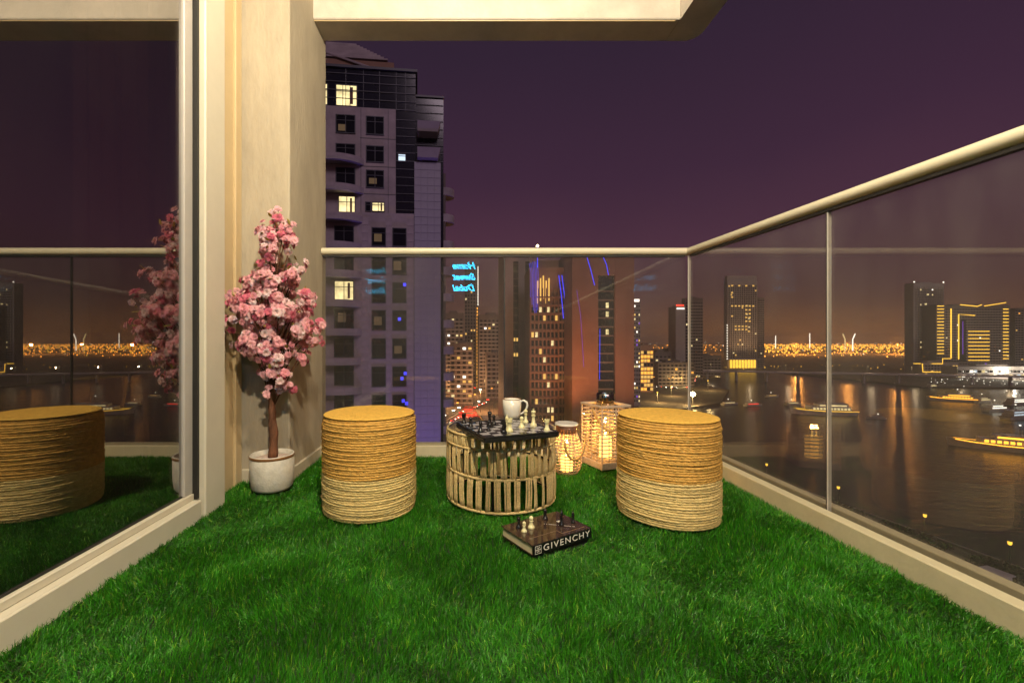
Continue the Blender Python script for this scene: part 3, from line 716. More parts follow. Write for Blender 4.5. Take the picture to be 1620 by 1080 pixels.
lm = MB(); lm.add([(0, 0, 0), (.012, .007, .002), (.026, .005, .006), (.036, 0, .004), (.026, -.005, .006), (.012, -.007, .002), (.014, 0, -.001), (.026, 0, .003)], [(0, 1, 6), (1, 2, 7, 6), (2, 3, 7), (3, 4, 7), (4, 5, 6, 7), (5, 0, 6)])
leaf_me = lm.mesh('leaf', M['leaf'], True)
def occupied(w):                              # keep out of the column and the door frame
    return (w.y > 2.262 and w.x < -.905) or w.x < -1.165
cl = []; tries = 0
while len(cl) < 112 and tries < 6000:
    tries += 1
    z = random.choice((random.uniform(.47, 1.325), random.uniform(.66, 1.02))); a = random.uniform(0, 2 * PI); f_ = random.uniform(.22, 1.0) ** .5
    r = rad(z) * f_ * (.92 + .22 * math.sin(3 * a + z * 11))
    w = Vector((BT.x + .038 + r * math.cos(a), BT.y - .03 + r * math.sin(a) * .75, z))
    if occupied(w) or any((w - c_).length < .039 for c_ in cl): continue
    cl.append(w)
tw = MB(); nb = 0; nl = 0
placed = []; blos = []
for w in cl:
    z0 = max(.40, w.z - .22 - random.uniform(0, .1)); z0 = min(z0, 1.25)
    s_ = Vector((BT.x + .008, BT.y, z0)); mid = s_ * .45 + w * .55 + Vector((0, 0, .02))
    tw.tube([s_ - BT, mid - BT, w - BT], [.0045, .003, .0018], 5)
    cdir = Vector((w.x - BT.x, w.y - BT.y, .05))
    for k in range(random.choice((7, 8, 8, 9))):
        for _ in range(8):
            off = Vector((random.gauss(0, 1), random.gauss(0, 1), random.gauss(0, 1))).normalized() * random.uniform(.014, .046); p = w + off
            if not occupied(p) and all((p - q_).length > .017 for q_ in placed[-60:]): break
        else: continue
        placed.append(p)
        n = (off.normalized() + cdir.normalized() * .7 + Vector((0, -.5, .1))).normalized(); sc = random.uniform(.85, 1.28); me_ = random.choice(bl_m)
        blos.append((p.y - .5 * abs(p.x - BT.x) * 0, p - BT, n.to_track_quat('Z', 'Y'), sc, me_)); nb += 1
    if random.random() < .75:
        o = link('leaf', leaf_me, tr, w - BT + Vector((random.uniform(-.02, .02), -.02, random.uniform(-.01, .03)))); o.rotation_euler = (random.uniform(-.6, .6), random.uniform(-1, .4), random.uniform(-2.6, -.5)); nl += 1
blos.sort(key=lambda q: q[0])                 # the 300 nearest the viewer's side are parts, the rest one mass
for _, p, q, sc, me_ in blos[:300]:
    o = link('blossom', me_, tr, p); o.rotation_euler = q.to_euler(); o.scale = (sc, sc, sc)
fv, ff, fc = [], [], []
for _, p, q, sc, me_ in blos[300:]:
    o_ = len(fv); mx_ = Matrix.Translation(p) @ q.to_matrix().to_4x4() @ Matrix.Scale(sc, 4)
    fv += [tuple(mx_ @ v.co) for v in me_.vertices]; ff += [tuple(i + o_ for i in f_.vertices) for f_ in me_.polygons]
    a_ = np.empty(len(me_.vertices) * 4, np.float32); me_.color_attributes['tint'].data.foreach_get('color', a_); fc.append(a_)
if fv:
    me_ = bpy.data.meshes.new('blossom_mass'); me_.from_pydata(fv, [], ff); me_.materials.append(M['petal'])
    me_.color_attributes.new('tint', 'FLOAT_COLOR', 'POINT').data.foreach_set('color', np.concatenate(fc)); tag(link('blossom_mass', me_, tr), kind='stuff')
tw.tube([(.008, 0, .5), (.012, 0, .85), (.01, -.01, 1.18)], [.008, .006, .002], 6)
tw.build('branches', M['bark'], tr, True)

# ------------------------------------------------------------------ artificial grass
def grass():
    def area(x0, x1, y0, y1, dens, wmul):
        n = int((x1 - x0) * (y1 - y0) * dens); return np.column_stack([rng.uniform(x0, x1, n), rng.uniform(y0, y1, n), np.full(n, wmul)])
    pts = np.vstack([area(-1.095, 1.386, .75, 1.5, 72000, .82), area(-1.17, 1.386, 1.5, 2.747, 48000, .95), area(-1.095, 1.386, YR, .75, 5000, 2.2)])
    x, y = pts[:, 0], pts[:, 1]
    keep = np.ones(len(pts), bool)
    keep &= ~((x < -1.10) & (y < 1.97)); keep &= ~((x < -.912) & (y > 2.262))
    for cx_, cy_, r in ((-.4235, 1.922, PR - .006), (.872, 1.852, PR - .006), (-.962, 2.15, .098), (.572, 2.415, .062)):
        keep &= (x - cx_) ** 2 + (y - cy_) ** 2 > r * r
    c_, s_ = math.cos(-ba), math.sin(-ba); u = (x - .2295) * c_ - (y - 1.449) * s_; v = (x - .2295) * s_ + (y - 1.449) * c_
    keep &= ~((u > -.001) & (u < bl + .001) & (v > -.003) & (v < bw))
    c_, s_ = math.cos(-.34), math.sin(-.34); u = (x - .838) * c_ - (y - 2.560) * s_; v = (x - .838) * s_ + (y - 2.560) * c_
    keep &= ~((abs(u) < .103) & (abs(v) < .103))
    pts = pts[keep]; n = len(pts); x, y, wm = pts.T
    def fld(fx, fy, ph): return np.sin(x * fx + ph + 1.7 * np.sin(y * fy * .7 + ph)) * np.cos(y * fy - ph * 2 + 1.3 * np.sin(x * fx * .6))
    clump = .5 * fld(31, 27, .3) + .3 * fld(67, 59, 1.1) + .35 * fld(11, 13, 2.2)
    ang = 2.6 * fld(6.5, 7.5, .8) + 1.3 * fld(37, 33, 2.9) + rng.normal(0, 1.15, n)
    L = .0235 * (1 + .12 * clump + rng.normal(0, .17, n)); L = np.clip(L, .012, .036)
    lean = np.clip(.56 + .26 * fld(19, 17, 4.4) + .30 * fld(5, 4.3, 1.9) + rng.normal(0, .22, n), .05, 1.25)
    wd = rng.uniform(.0008, .00125, n) * wm
    dx, dy = np.cos(ang), np.sin(ang)
    fa = rng.uniform(0, 2 * PI, n); sx, sy = np.cos(fa), np.sin(fa)
    z0 = np.full(n, -.027)
    mx_, my_, mz = x + dx * L * .45 * np.sin(lean * .6), y + dy * L * .45 * np.sin(lean * .6), z0 + L * .55 * np.cos(lean * .6)
    tx, ty, tz = x + dx * L * np.sin(lean), y + dy * L * np.sin(lean), np.maximum(z0 + L * np.cos(lean), -.024)
    V = np.empty((n, 5, 3), np.float32)
    V[:, 0] = np.column_stack([x - sx * wd, y - sy * wd, z0]); V[:, 1] = np.column_stack([x + sx * wd, y + sy * wd, z0])
    V[:, 2] = np.column_stack([mx_ + sx * wd * .9, my_ + sy * wd * .9, mz]); V[:, 3] = np.column_stack([mx_ - sx * wd * .9, my_ - sy * wd * .9, mz])
    V[:, 4] = np.column_stack([tx, ty, tz])
    base = np.arange(n, dtype=np.int32)[:, None] * 5
    F4 = base + np.array([0, 1, 2, 3], np.int32); F3 = base + np.array([3, 2, 4], np.int32)
    loops = np.hstack([F4, F3]).ravel()
    me = bpy.data.meshes.new('artificial_grass'); me.vertices.add(n * 5); me.vertices.foreach_set('co', V.ravel())
    me.loops.add(len(loops)); me.loops.foreach_set('vertex_index', loops)
    me.polygons.add(2 * n); st = (np.arange(n)[:, None] * 7 + np.array([0, 4])).ravel().astype(np.int32)
    me.polygons.foreach_set('loop_start', st); me.polygons.foreach_set('loop_total', np.tile(np.array([4, 3], np.int32), n))
    me.update(calc_edges=True)
    k = np.clip(1 + .26 * rng.normal(0, 1, n) + .16 * fld(9, 8, 3.3), .45, 1.7)
    mixc = rng.uniform(0, 1, n)[:, None]
    c0 = np.array([.011, .110, .005]); c1 = np.array([.054, .262, .011]); c2 = np.array([.22, .40, .035])
    C = (c0 * (1 - mixc) + c1 * mixc) * k[:, None]; br_ = rng.uniform(0, 1, n) < .05; C[br_] = c2 * k[br_][:, None]
    C4 = np.ones((n, 5, 4), np.float32); C4[:, :, :3] = C[:, None, :]
    at = me.color_attributes.new('tint', 'FLOAT_COLOR', 'POINT'); at.data.foreach_set('color', C4.ravel())
    me.materials.append(M['grass']); tag(link('artificial_grass', me), kind='stuff')
grass()

# ------------------------------------------------------------------ land and water
ZL, ZW = -44.3, -45.6
tag(MB().box(-14000, -2000, ZW - .5, 14000, 14000, ZW).build('water', M['water']), kind='structure')
def land(poly, name, z=ZL, m='land'):
    return tag(MB().prism(poly, ZW - 4, z).build(name, M[m]), kind='structure')
land([(-3000, -300), (185, -300), (150, -140), (110, 84.8), (103.4, 121.4), (92, 180), (84, 246), (190, 318), (246, 400), (262, 659), (-3000, 659)], 'city_ground')
land([(-14000, 660), (470, 660), (455, 428), (640, 418), (3000, 400), (14000, 400), (14000, 13900), (-14000, 13900)], 'far_shore')
def ribbon(pts, w, z, name, m='asphalt', h=.02):
    mb = MB(); vs = []
    for i, p in enumerate(pts):
        a = Vector(pts[max(i - 1, 0)][:2]); b_ = Vector(pts[min(i + 1, len(pts) - 1)][:2]); t = (b_ - a).normalized(); n = Vector((-t.y, t.x)) * w / 2
        for s_ in (1, -1): vs.append((p[0] + n.x * s_, p[1] + n.y * s_, z)); vs.append((p[0] + n.x * s_, p[1] + n.y * s_, z + h))
    fs = []
    for i in range(len(pts) - 1):
        a, c_ = i * 4, i * 4 + 4
        fs += [(a + 1, a + 3, c_ + 3, c_ + 1), (a, a + 1, c_ + 1, c_), (a + 3, a + 2, c_ + 2, c_ + 3)]
    mb.add(vs, fs); return tag(mb.build(name, M[m]), kind='structure')
def spline(pts, n):
    out_ = []; pts = [Vector((p[0], p[1])) for p in pts]
    for i in range(len(pts) - 1):
        p0, p1, p2, p3 = pts[max(i - 1, 0)], pts[i], pts[i + 1], pts[min(i + 2, len(pts) - 1)]
        for k in range(n):
            t = k / n; out_.append(.5 * ((2 * p1) + (p2 - p0) * t + (2 * p0 - 5 * p1 + 4 * p2 - p3) * t * t + (3 * p1 - p0 - 3 * p2 + p3) * t ** 3))
    out_.append(pts[-1]); return out_
road_a = spline([G(560, 640, ZL), G(705, 620, ZL), G(800, 607, ZL), G(900, 606, ZL), G(1010, 612, ZL), G(1088, 611, ZL), G(1096, 590, ZL)], 10)
road_b = spline([G(640, 700, ZL), G(700, 668, ZL), G(752, 640, ZL), G(806, 624, ZL), G(900, 618, ZL)], 10)
ribbon(road_a, 16, ZL, 'road'); ribbon(road_b, 13, ZL, 'road', 'asphalt', .025)
ribbon(road_a, .4, ZL + .02, 'road_marking', 'line', .005); ribbon(road_b, .4, ZL + .025, 'road_marking', 'line', .005)
prom = [(150 - 5, -140), (110 - 5, 84.8), (103.4 - 5, 121.4), (92 - 5, 180), (84 - 6, 240)]
ribbon(prom, 9, ZL, 'promenade_path', 'paving', .03)
ribbon([(x + 4.9, y) for x, y in prom], .6, ZL, 'quay_edge', 'plinth', .45)

# ------------------------------------------------------------------ towers
def PX(px, d): return (px - CX) * d / F
def PZ(py, d): return CH - (py - CY) * d / F
def base_tower(name, label, cat, px0, px1, pyt, d, depth, m, rot=0, group=None, bottom=ZL, crown=True):
    xc = PX((px0 + px1) / 2, d); w = (px1 - px0) * d / F; h = PZ(pyt, d) - bottom
    t = thing(name, label, cat, (xc, d, bottom), rot, group)
    b_ = MB(); b_.box(-w / 2, 0, 0, w / 2, depth, h)
    b_.build('body', M[m], t)
    if crown:
        c_ = MB(); c_.box(-w / 2 - .15, -.15, h + .003, w / 2 + .15, .35, h + 1.2); c_.box(-w / 2 - .15, .352, h + .003, -w / 2 + .35, depth, h + 1.2); c_.box(w / 2 - .35, .352, h + .003, w / 2 + .15, depth, h + 1.2); c_.box(-w * .2, depth * .3, h + .003, w * .2, depth * .7, h + 3.2)
        c_.build('parapet', M[m], t)
    return t, w, h
def facade(t, x0, x1, z0, z1, fh, nc, wr, hr, lit, mats, rg, y=0.0, bands=True, fins=False, m='slab', side=None, depth=0, maxlit=300, pane='pane'):
    """windows on a wall: dark panes joined, lit ones single parts; side -1/+1 puts it on the left/right flank"""
    dark = MB(); band = MB(); fin = MB(); nf = max(1, int((z1 - z0) / fh)); cw = (x1 - x0) / nc
    def bx_(mb, a0, b0, a1, b1, p0, p1):            # a along wall, b height, p proud
        if side is None: mb.box(a0, y - p1, b0, a1, y - p0, b1)
        elif side < 0: mb.box(y - p1, a0, b0, y - p0, a1, b1)
        else: mb.box(y + p0, a0, b0, y + p1, a1, b1)
    lm_ = {}; cnt = 0
    for f_ in range(nf):
        zb_ = z0 + f_ * fh
        if bands: bx_(band, x0, zb_ - .25, x1, zb_ + .45, 0.003, .45)
        for c_ in range(nc):
            a0 = x0 + c_ * cw + cw * (1 - wr) / 2; a1 = a0 + cw * wr; b0 = zb_ + fh * (1 - hr) * .6; b1 = b0 + fh * hr
            if rg.random() < lit and cnt < maxlit:
                cnt += 1; mk = rg.choice(mats)
                if mk not in lm_:
                    q_ = MB(); ww, hh = (a1 - a0), (b1 - b0)
                    if side is None: q_.box(-ww / 2, -.10, -hh / 2, ww / 2, 0, hh / 2)
                    else: q_.box(-.05, -ww / 2, -hh / 2, .05, ww / 2, hh / 2)
                    lm_[mk] = q_.mesh('lit_window', M[mk])
                if side is None: link('lit_window', lm_[mk], t, ((a0 + a1) / 2, y - .003, (b0 + b1) / 2))
                else: link('lit_window', lm_[mk], t, (y + side * .055, (a0 + a1) / 2, (b0 + b1) / 2))
            else: bx_(dark, a0, b0, a1, b1, .003, .10)
    if fins:
        for c_ in range(nc + 1): bx_(fin, x0 + c_ * cw - .25, z0 - .3, x0 + c_ * cw + .25, z1, .003, .62)
        tag(fin.build('pilaster', M[m], t), kind='stuff')
    if dark.v: tag(dark.build('window_glass', M[pane], t), kind='stuff')
    if bands: tag(band.build('floor_band', M[m], t), kind='stuff')
def led(t, pts, r, m, name='led_strip'): return MB().tube(pts, r, 5).build(name, M[m], t)

# --- the near tower on the left
ND = 52.0; s_ = ND / F
nt_ = thing('apartment_tower', 'tall near apartment tower with pinkish cladding, dark glass top and curved balconies at left', 'tower', (PX(600, ND), ND, ZL), .11, 'city towers')
def lx(px): return (px - 600) * s_
def lz(py): return CH + (540 - py) * s_ - ZL
def bxp(px0, py1, px1, py0, y0, y1, m, name, parent=None):
    b_ = MB(); b_.box(lx(px0), y0, (lz(py0) if py0 is not None else 0), lx(px1), y1, lz(py1)); return b_.build(name, M[m], parent or nt_)
bxp(430, 112, 657, None, 0, 15, 'navy', 'core'); bxp(657.1, 147, 702, None, .5, 14, 'navy', 'right_wing')
bxp(430, 175, 626, 339, -.45, -.003, 'masonry', 'upper_cladding'); bxp(430, 338.9, 654.5, None, -.60, -.003, 'masonry', 'lower_cladding')
bxp(655, 255, 697, None, -.30, .497, 'tile', 'tiled_pier')
tw_, th_ = 42 * s_ / 4 - .03, 12.5 * s_ - .03
pm_ = MB().bbox(-tw_ / 2, -.05, -th_ / 2, tw_ / 2, 0, th_ / 2, .012).mesh('cladding_panel', M['tile'])
for r_ in range(37):
    for c_ in range(4): link('cladding_panel', pm_, nt_, (lx(655 + 42 * (c_ + .5) / 4), -.303, lz(255 + 12.5 * (r_ + .5))))
pm_ = MB().bbox(-.62, -.04, -th_ / 2, .62, 0, th_ / 2, .012).mesh('cladding_panel', M['masonry'])
for r_ in range(30):
    for px_ in (579, 615.5, 649): 
        o = link('cladding_panel', pm_, nt_, (lx(px_), -.603, lz(346 + 12.5 * (r_ + .5)))); o.scale = ((.62, 1, 1), (.55, 1, 1), (.62, 1, 1))[(579, 615.5, 649).index(px_)]
for i, py_ in enumerate(range(120, 175, 13)): bxp(430, py_, 657, py_ + 1.1, -.10, -.003, 'mull', 'mullion')
for py_ in range(188, 338, 13): bxp(626.5, py_, 656.5, py_ + 1.0, -.10, -.003, 'mull', 'mullion')
for py_ in range(158, 255, 13): bxp(657.5, py_, 701.5, py_ + 1.0, .40, .497, 'mull', 'mullion')
for px_ in (548, 575, 600, 626, 641): bxp(px_, 113, px_ + .8, 174.5, -.08, -.003, 'mull', 'mullion')
bxp(430, 108, 660, 111.9, -.25, 15, 'mull', 'roof_edge'); bxp(657.5, 144, 703, 146.9, .3, 14, 'mull', 'roof_edge')
# roof pergola: sloping louvres on a stepped block
bxp(430, 88, 622, 107.9, 1.2, 12, 'brown', 'roof_block')
for i in range(10):
    py_ = 85 - i * 4.9; b_ = MB(); b_.box(lx(430), 1.0 + i * .30, lz(py_ + 1.0), lx(612 - i * 6.0), 1.45 + i * .30, lz(py_ - 1.4)); b_.build('roof_louvre', M['masonry'], nt_)
b_ = MB(); b_.tube([(lx(606), 1.05, lz(106)), (lx(500), 1.05, lz(76))], .16, 6); b_.build('roof_strut', M['masonry'], nt_)
b_ = MB(); b_.prism([(lx(430), 4.6), (lx(560), 4.6), (lx(545), 9), (lx(430), 9)], lz(87.9), lz(34)); b_.build('roof_core', M['darkbld'], nt_)
# windows
def window(px0, px1, py1, py0, y, m, split=2, name='window'):
    w, h = (px1 - px0) * s_, (py0 - py1) * s_; f_ = MB(); e = .09
    f_.box(-w / 2, -.12, -h / 2, -w / 2 + e, 0, h / 2); f_.box(w / 2 - e, -.12, -h / 2, w / 2, 0, h / 2)
    f_.box(-w / 2 + e, -.119, -h / 2, w / 2 - e, 0, -h / 2 + e); f_.box(-w / 2 + e, -.119, h / 2 - e, w / 2 - e, 0, h / 2)
    for k in range(1, split): f_.box(-w / 2 + w * k / split - .035, -.115, -h / 2 + e, -w / 2 + w * k / split + .035, -.03, h / 2 - e)
    f_.box(-w / 2 + e, -.11, h * .18, w / 2 - e, -.032, h * .18 + .06)
    o = f_.build(name, M['mull'], nt_, False, (lx((px0 + px1) / 2), y - .003, lz((py0 + py1) / 2)))
    MB().box(-w / 2 + e, -.028, -h / 2 + e, w / 2 - e, -.002, h / 2 - e).build('pane', M[m], o)
    if m.startswith('e_') and w > 1.2:
        MB().box(w * .18, -.05, -h * .38, w * .30, -.03, h * .40).build('curtain_edge', M['curtain'], o)
window(533, 566, 138, 172, -.0, 'e_warm', 3); window(500, 521, 138, 172, 0, 'e_warm', 2)
for py1, py0 in ((188, 217), (234, 260), (272, 300)): window(580, 608, py1, py0, -.45, 'pane')
window(534, 564, 188, 217, -.45, 'pane'); window(534, 564, 233, 256, -.45, 'pane'); window(534, 564, 270, 300, -.45, 'pane')
window(538, 564, 314, 345, -.45, 'e_warm'); window(589, 609, 322, 337, -.45, 'e_warm', 2); window(579, 588, 322, 337, -.45, 'pane', 1)
window(629, 642, 242, 255, -.0, 'e_cool', 1)
rows = [(362, 391), (404, 436), (447, 480), (491, 523), (535, 567), (579, 611), (623, 655), (667, 699)]
for i, (py1, py0) in enumerate(rows):
    window(589, 611, py1, py0, -.60, 'pane', 1); window(621, 643, py1, py0, -.60, 'e_blue' if i in () else 'pane', 1)
    window(532, 562, py1 - 1, py0 - 3, -.60, 'e_warm' if i == 2 else 'pane', 2)
for (px_, py_) in ((640, 451), (632, 505), (641, 590), (636, 598), (638, 633), (643, 637)):
    MB().box(-.18, -.06, -.2, .18, 0, .2).build('blue_lamp', M['e_blue'], nt_, False, (lx(px_), -.76, lz(py_)))
for (px_, py_, hh_) in ((545, 208, 10), (592, 289, 9), (600, 378, 12), (630, 421, 14), (600, 508, 13), (545, 503, 14), (631, 553, 12)):
    MB().box(-.55, -.02, -hh_ * s_ * .5, .35, 0, hh_ * s_ * .5).build('dim_lit_curtain', M['e_dim'], nt_, False, (lx(px_), -.475 if py_ < 340 else -.632, lz(py_)))
for py_ in (222, 266, 309):
    bxp(571, py_, 626, py_ + .9, -.48, -.453, 'mull', 'panel_joint')
for px_ in (572, 614):
    bxp(px_, 176, px_ + .7, 338, -.482, -.453, 'mull', 'panel_joint')
# curved balconies
def balcony(px0, px1, py, y, h=1.0, parent=nt_, bulge=1.6):
    n = 12; x0, x1 = lx(px0), lx(px1); arc = [(x0 + (x1 - x0) * i / n, y - bulge * (math.sin(PI * (.18 + .82 * i / n)) ** .6)) for i in range(n)] + [(x1, y - .02)]
    poly = [(x0, y)] + arc + [(x1 - .001, y)]
    o = MB().prism(poly[:-1], lz(py) - .38, lz(py)).build('balcony', M['slab'], parent)
    b_ = MB(); inner = [(a, b2 + .09) for a, b2 in arc]
    for (p, q), (p2, q2) in zip(list(zip(arc, inner))[:-1], list(zip(arc, inner))[1:]):
        b_.add([(p[0], p[1], lz(py) + .003), (p2[0], p2[1], lz(py) + .003), (q2[0], q2[1], lz(py) + .003), (q[0], q[1], lz(py) + .003)] + [(p[0], p[1], lz(py) + h), (p2[0], p2[1], lz(py) + h), (q2[0], q2[1], lz(py) + h), (q[0], q[1], lz(py) + h)],
               [(0, 1, 5, 4), (2, 3, 7, 6), (4, 5, 6, 7), (1, 2, 6, 5), (3, 0, 4, 7)])
    b_.build('balcony_parapet', M['masonry'], o)
for py_ in (260, 305, 350): balcony(508, 577, py_, -.45, .35)
for py_ in (394, 437, 482, 526, 571, 616, 660): balcony(505, 574, py_, -.60, .42)
for py_ in (204, 245):
    b_ = MB(); b_.add([(lx(660), .49, lz(py_ + 8)), (lx(692), .49, lz(py_ + 8)), (lx(692), -1.0, lz(py_ + 6)), (lx(660), -1.0, lz(py_ + 6)), (lx(660), .49, lz(py_ - 8)), (lx(696), .49, lz(py_ - 8)), (lx(696), -1.4, lz(py_ - 8)), (lx(660), -1.4, lz(py_ - 8))],
                    [(3, 2, 1, 0), (4, 5, 6, 7), (0, 1, 5, 4), (1, 2, 6, 5), (2, 3, 7, 6), (3, 0, 4, 7)]); b_.build('box_balcony', M['slab'], nt_)
bxp(698, 265, 706, None, 1.0, 10, 'darkbld', 'side_bay')
for i in range(11):
    py_ = 300 + i * 43.5; b_ = MB(); b_.lathe([(1.25, 0), (1.25, .95), (1.15, 1.0)], 18, (lx(705), 2.2, lz(py_))); b_.build('round_balcony', M['masonry'], nt_)
fl = MB(); fl.bbox(-.5, -.3, -.2, .5, .3, .2, .04); f1 = fl.build('facade_floodlight', M['pole'], nt_, False, (lx(682), -7, lz(860)))
lamp('flood_beam', 'SPOT', (lx(684), -7, lz(857)), 9500, (.24, .14, 1), nt_, .4, (lx(676), 0, lz(480)), math.radians(46), .7)
f2 = fl.build('facade_floodlight', M['pole'], nt_, False, (lx(560), -9, lz(860)))
lamp('flood_beam', 'SPOT', (lx(600), -9, lz(857)), 2800, (.62, .42, 1), nt_, .4, (lx(600), 0, lz(560)), math.radians(70), .8)

rg = random.Random(3)
# --- mid-distance towers behind the back glass, left to right
t, w, h = base_tower('distant_tower', 'slim dark tower with orange lights down one edge, above the busy road at left', 'tower', 735, 757, 420, 420, 14, 'darkbld', 0, 'city towers')
facade(t, -w / 2, w / 2, 3, h, 3.4, 5, .5, .5, .08, ['e_amber', 'e_warm'], rg, bands=False)
for k in range(26): MB().box(-.5, -.6, -.9, .5, 0, .9).build('edge_lamp', M['e_led'], t, False, (w / 2 - 1.2, -.2, h - 42 - k * 3.2))
for k in range(16): MB().box(-.25, -.6, -.9, .25, 0, .9).build('edge_lamp', M['e_white'], t, False, (w / 2 + 4.5 - 5, -.2, h - 2 - k * 2.4))
for (a, b_, top, d, lab, dens) in ((700, 733, 497, 360, 'broad dark apartment block with scattered lit windows left of the slim tower', .16), (758, 797, 500, 380, 'dark apartment block with few white lit windows right of the slim tower', .10),
                                   (712, 748, 545, 300, 'lower dark block with lit windows in front of the slim tower', .16), (770, 800, 560, 330, 'low dark block beside the grey banded tower', .08)):
    t, w, h = base_tower('apartment_block', lab, 'building', a, b_, top, d, 16, 'darkbld', rg.uniform(-.1, .1), 'city blocks')
    facade(t, -w / 2, w / 2, 2, h, 3.3, max(4, int(w / 3.2)), .55, .5, dens, ['e_warm', 'e_amber', 'e_white'], rg, m='grey')
t, w, h = base_tower('banded_tower', 'grey tower with vertical dark window bands behind the back glass', 'tower', 797, 838, 400, 200, 20, 'grey', .05, 'city towers')
for a, b_ in ((812, 820), (831, 838)):
    x0, x1 = (a - 817.5) * 200 / F, (b_ - 817.5) * 200 / F; MB().box(x0, -.12, 4, x1, -.003, h - 4).build('window_band', M['pane'], t)
    for py_ in (537, 561):
        for k in (0, .52): MB().box(x0 + (x1 - x0) * (.08 + k), -.2, -.8, x0 + (x1 - x0) * (.40 + k), -.125, .8).build('lit_window', M['e_amber'], t, False, (0, 0, PZ(py_, 200) - ZL))
    z = 6
    while z < h - 5: MB().box(x0, -.3, z, x1, -.125, z + .3).build('spandrel', M['darkbld'], t); z += 3.4
# tower with balcony grid and spire
D = 170
t, w, h = base_tower('balcony_tower', 'brown tower with a grid of balconies and a blue lit spire, centre behind back glass', 'tower', 838, 905, 428, D, 22, 'brown', -.05, 'city towers')
facade(t, -w / 2 + .4, w / 2 - 5.5, 3, h - 12, 3.3, 7, .62, .62, .11, ['e_warm', 'e_amber'], rg, bands=False)
facade(t, w / 2 - 5.2, w / 2 - .3, 3, h - 3, 3.3, 4, .75, .7, .03, ['e_warm'], rg, bands=False)
sl = MB().box(-w / 2 - .2, -1.1, -.2, w / 2 - 5.4, -.003, .35).mesh('floor_slab', M['brown2'])
z = 3
while z < h - 8: link('floor_slab', sl, t, (0, 0, z)); z += 3.3
pi_ = MB().box(-.22, -.9, 0, .22, -.102, h - 8).mesh('pilaster', M['brown2'])
for i in range(8): link('pilaster', pi_, t, (-w / 2 + .4 + i * (w - 5.9) / 7, 0, 1))
for i in range(5): MB().box(-.25, -.4, 0, .25, -.1, 9).build('lit_louvre', M['e_amber'], t, False, (-w / 2 + 3.2 + i * 1.1, 0, h - 13 + (i % 3)))
MB().box(-w / 2 + 1.5, 2, h + .01, w / 2 - 5, 16, h + 4.5).build('crown_block', M['brown2'], t)
sx = (851 - 871.5) * D / F; ztip = PZ(389, D) - ZL
m = MB(); m.tube([(sx, 1.2, h), (sx, 1.2, ztip - 6), (sx, 1.2, ztip)], [.28, .18, .10], 6); m.build('spire', M['e_blue'], t)
m = MB(); m.lathe([(.05, -.45), (.42, -.2), (.42, .2), (.05, .45)], 10, (sx, 1.2, ztip + .3)); m.build('beacon', M['e_flood'], t)
for i in range(6):
    x = -w / 2 + .3 + i * .55; led(t, [(x, -1.2, h - 3 - 14 * math.sin((i + 2) / 11 * PI)), (x + .2, -1.25, h - 1), (x + .1 * i - .6, -1.0, h + 3.5 - .25 * abs(i - 3))], .05, 'e_blue')
for x in (4.0, 5.2): led(t, [(x - 1, -.7, h - 2), (x, -.75, h - 10), (x + .8, -.75, h - 19)], .16, 'e_blue')
m = MB()
for i in range(9): m.box(-.9 + .22 * i, -.1, rg.uniform(-.8, 0), -.9 + .22 * i + .12, 0, rg.uniform(.1, .9))
tag(m.build('violet_lights', M['e_blue2'], t, False, (6.3, -1.2, PZ(472, D) - ZL)), kind='stuff')
# brown slab tower with recessed window strip
D = 160
t, w, h = base_tower('stone_tower', 'plain terracotta tower with one recessed strip of windows and blue light lines', 'tower', 903, 1001, 397, D, 20, 'brown2', .03, 'city towers', crown=False)
xa, xb = (944 - 952) * D / F, (971 - 952) * D / F; zt = PZ(436, D) - ZL
MB().box(-w / 2, -1.6, 0, xa, -.003, h).build('left_pier', M['brown2'], t); MB().box(xb, -1.6, 0, w / 2, -.003, h).build('right_pier', M['brown2'], t)
MB().box(xa + .003, -1.5, zt, xb - .003, -.003, h - .01).build('lintel_wall', M['brown2'], t); MB().box(xa + .003, -.30, 0, xb - .003, -.005, zt - .003).build('window_strip', M['navy'], t)
z = 4; k = 0
while z < zt - 3:
    MB().box(xa + .3, -.75, z, xb - .3, -.303, z + .5).build('floor_slab', M['darkbld'], t)
    py_ = 540 - (z + 1.7 + ZL - CH) * F / D
    for j in range(4):
        x0 = xa + .5 + j * 1.4; lit = (j == 2 and any(abs(py_ - q) < 7 for q in (476, 490, 503, 531)))
        MB().box(x0, -.40, z + .7, x0 + 1.05, -.303, z + 2.6).build('lit_window' if lit else 'window', M['e_warm' if lit else 'pane'], t)
    z += 3.3
led(t, [((925 - 952) * D / F, -1.75, PZ(405, D) - ZL), ((932 - 952) * D / F, -1.8, PZ(428, D) - ZL), ((938 - 952) * D / F, -1.8, PZ(452, D) - ZL)], .13, 'e_blue')
led(t, [((950 - 952) * D / F, -1.7, PZ(404, D) - ZL), ((957 - 952) * D / F, -1.75, PZ(420, D) - ZL), ((960 - 952) * D / F, -1.75, PZ(436, D) - ZL)], .13, 'e_blue')
led(t, [((910 - 952) * D / F, -1.7, PZ(460, D) - ZL), ((916 - 952) * D / F, -1.8, PZ(500, D) - ZL), ((921 - 952) * D / F, -1.8, PZ(580, D) - ZL)], .045, 'e_blue2')
led(t, [((946.5 - 952) * D / F, -1.75, PZ(520, D) - ZL), ((946 - 952) * D / F, -1.75, PZ(600, D) - ZL)], .09, 'e_blue')
for x, y, e in ((-10, -24, 30000), (9, -22, 30000)):
    MB().bbox(-.6, -.4, -.3, .6, .4, .3, .05).build('facade_floodlight', M['pole'], t, False, (x, y, 12))
    lamp('flood_beam', 'SPOT', (x, y, 12.6), e, (1, .42, .14), t, .5, (x * .6, 0, 52), math.radians(80), .8)
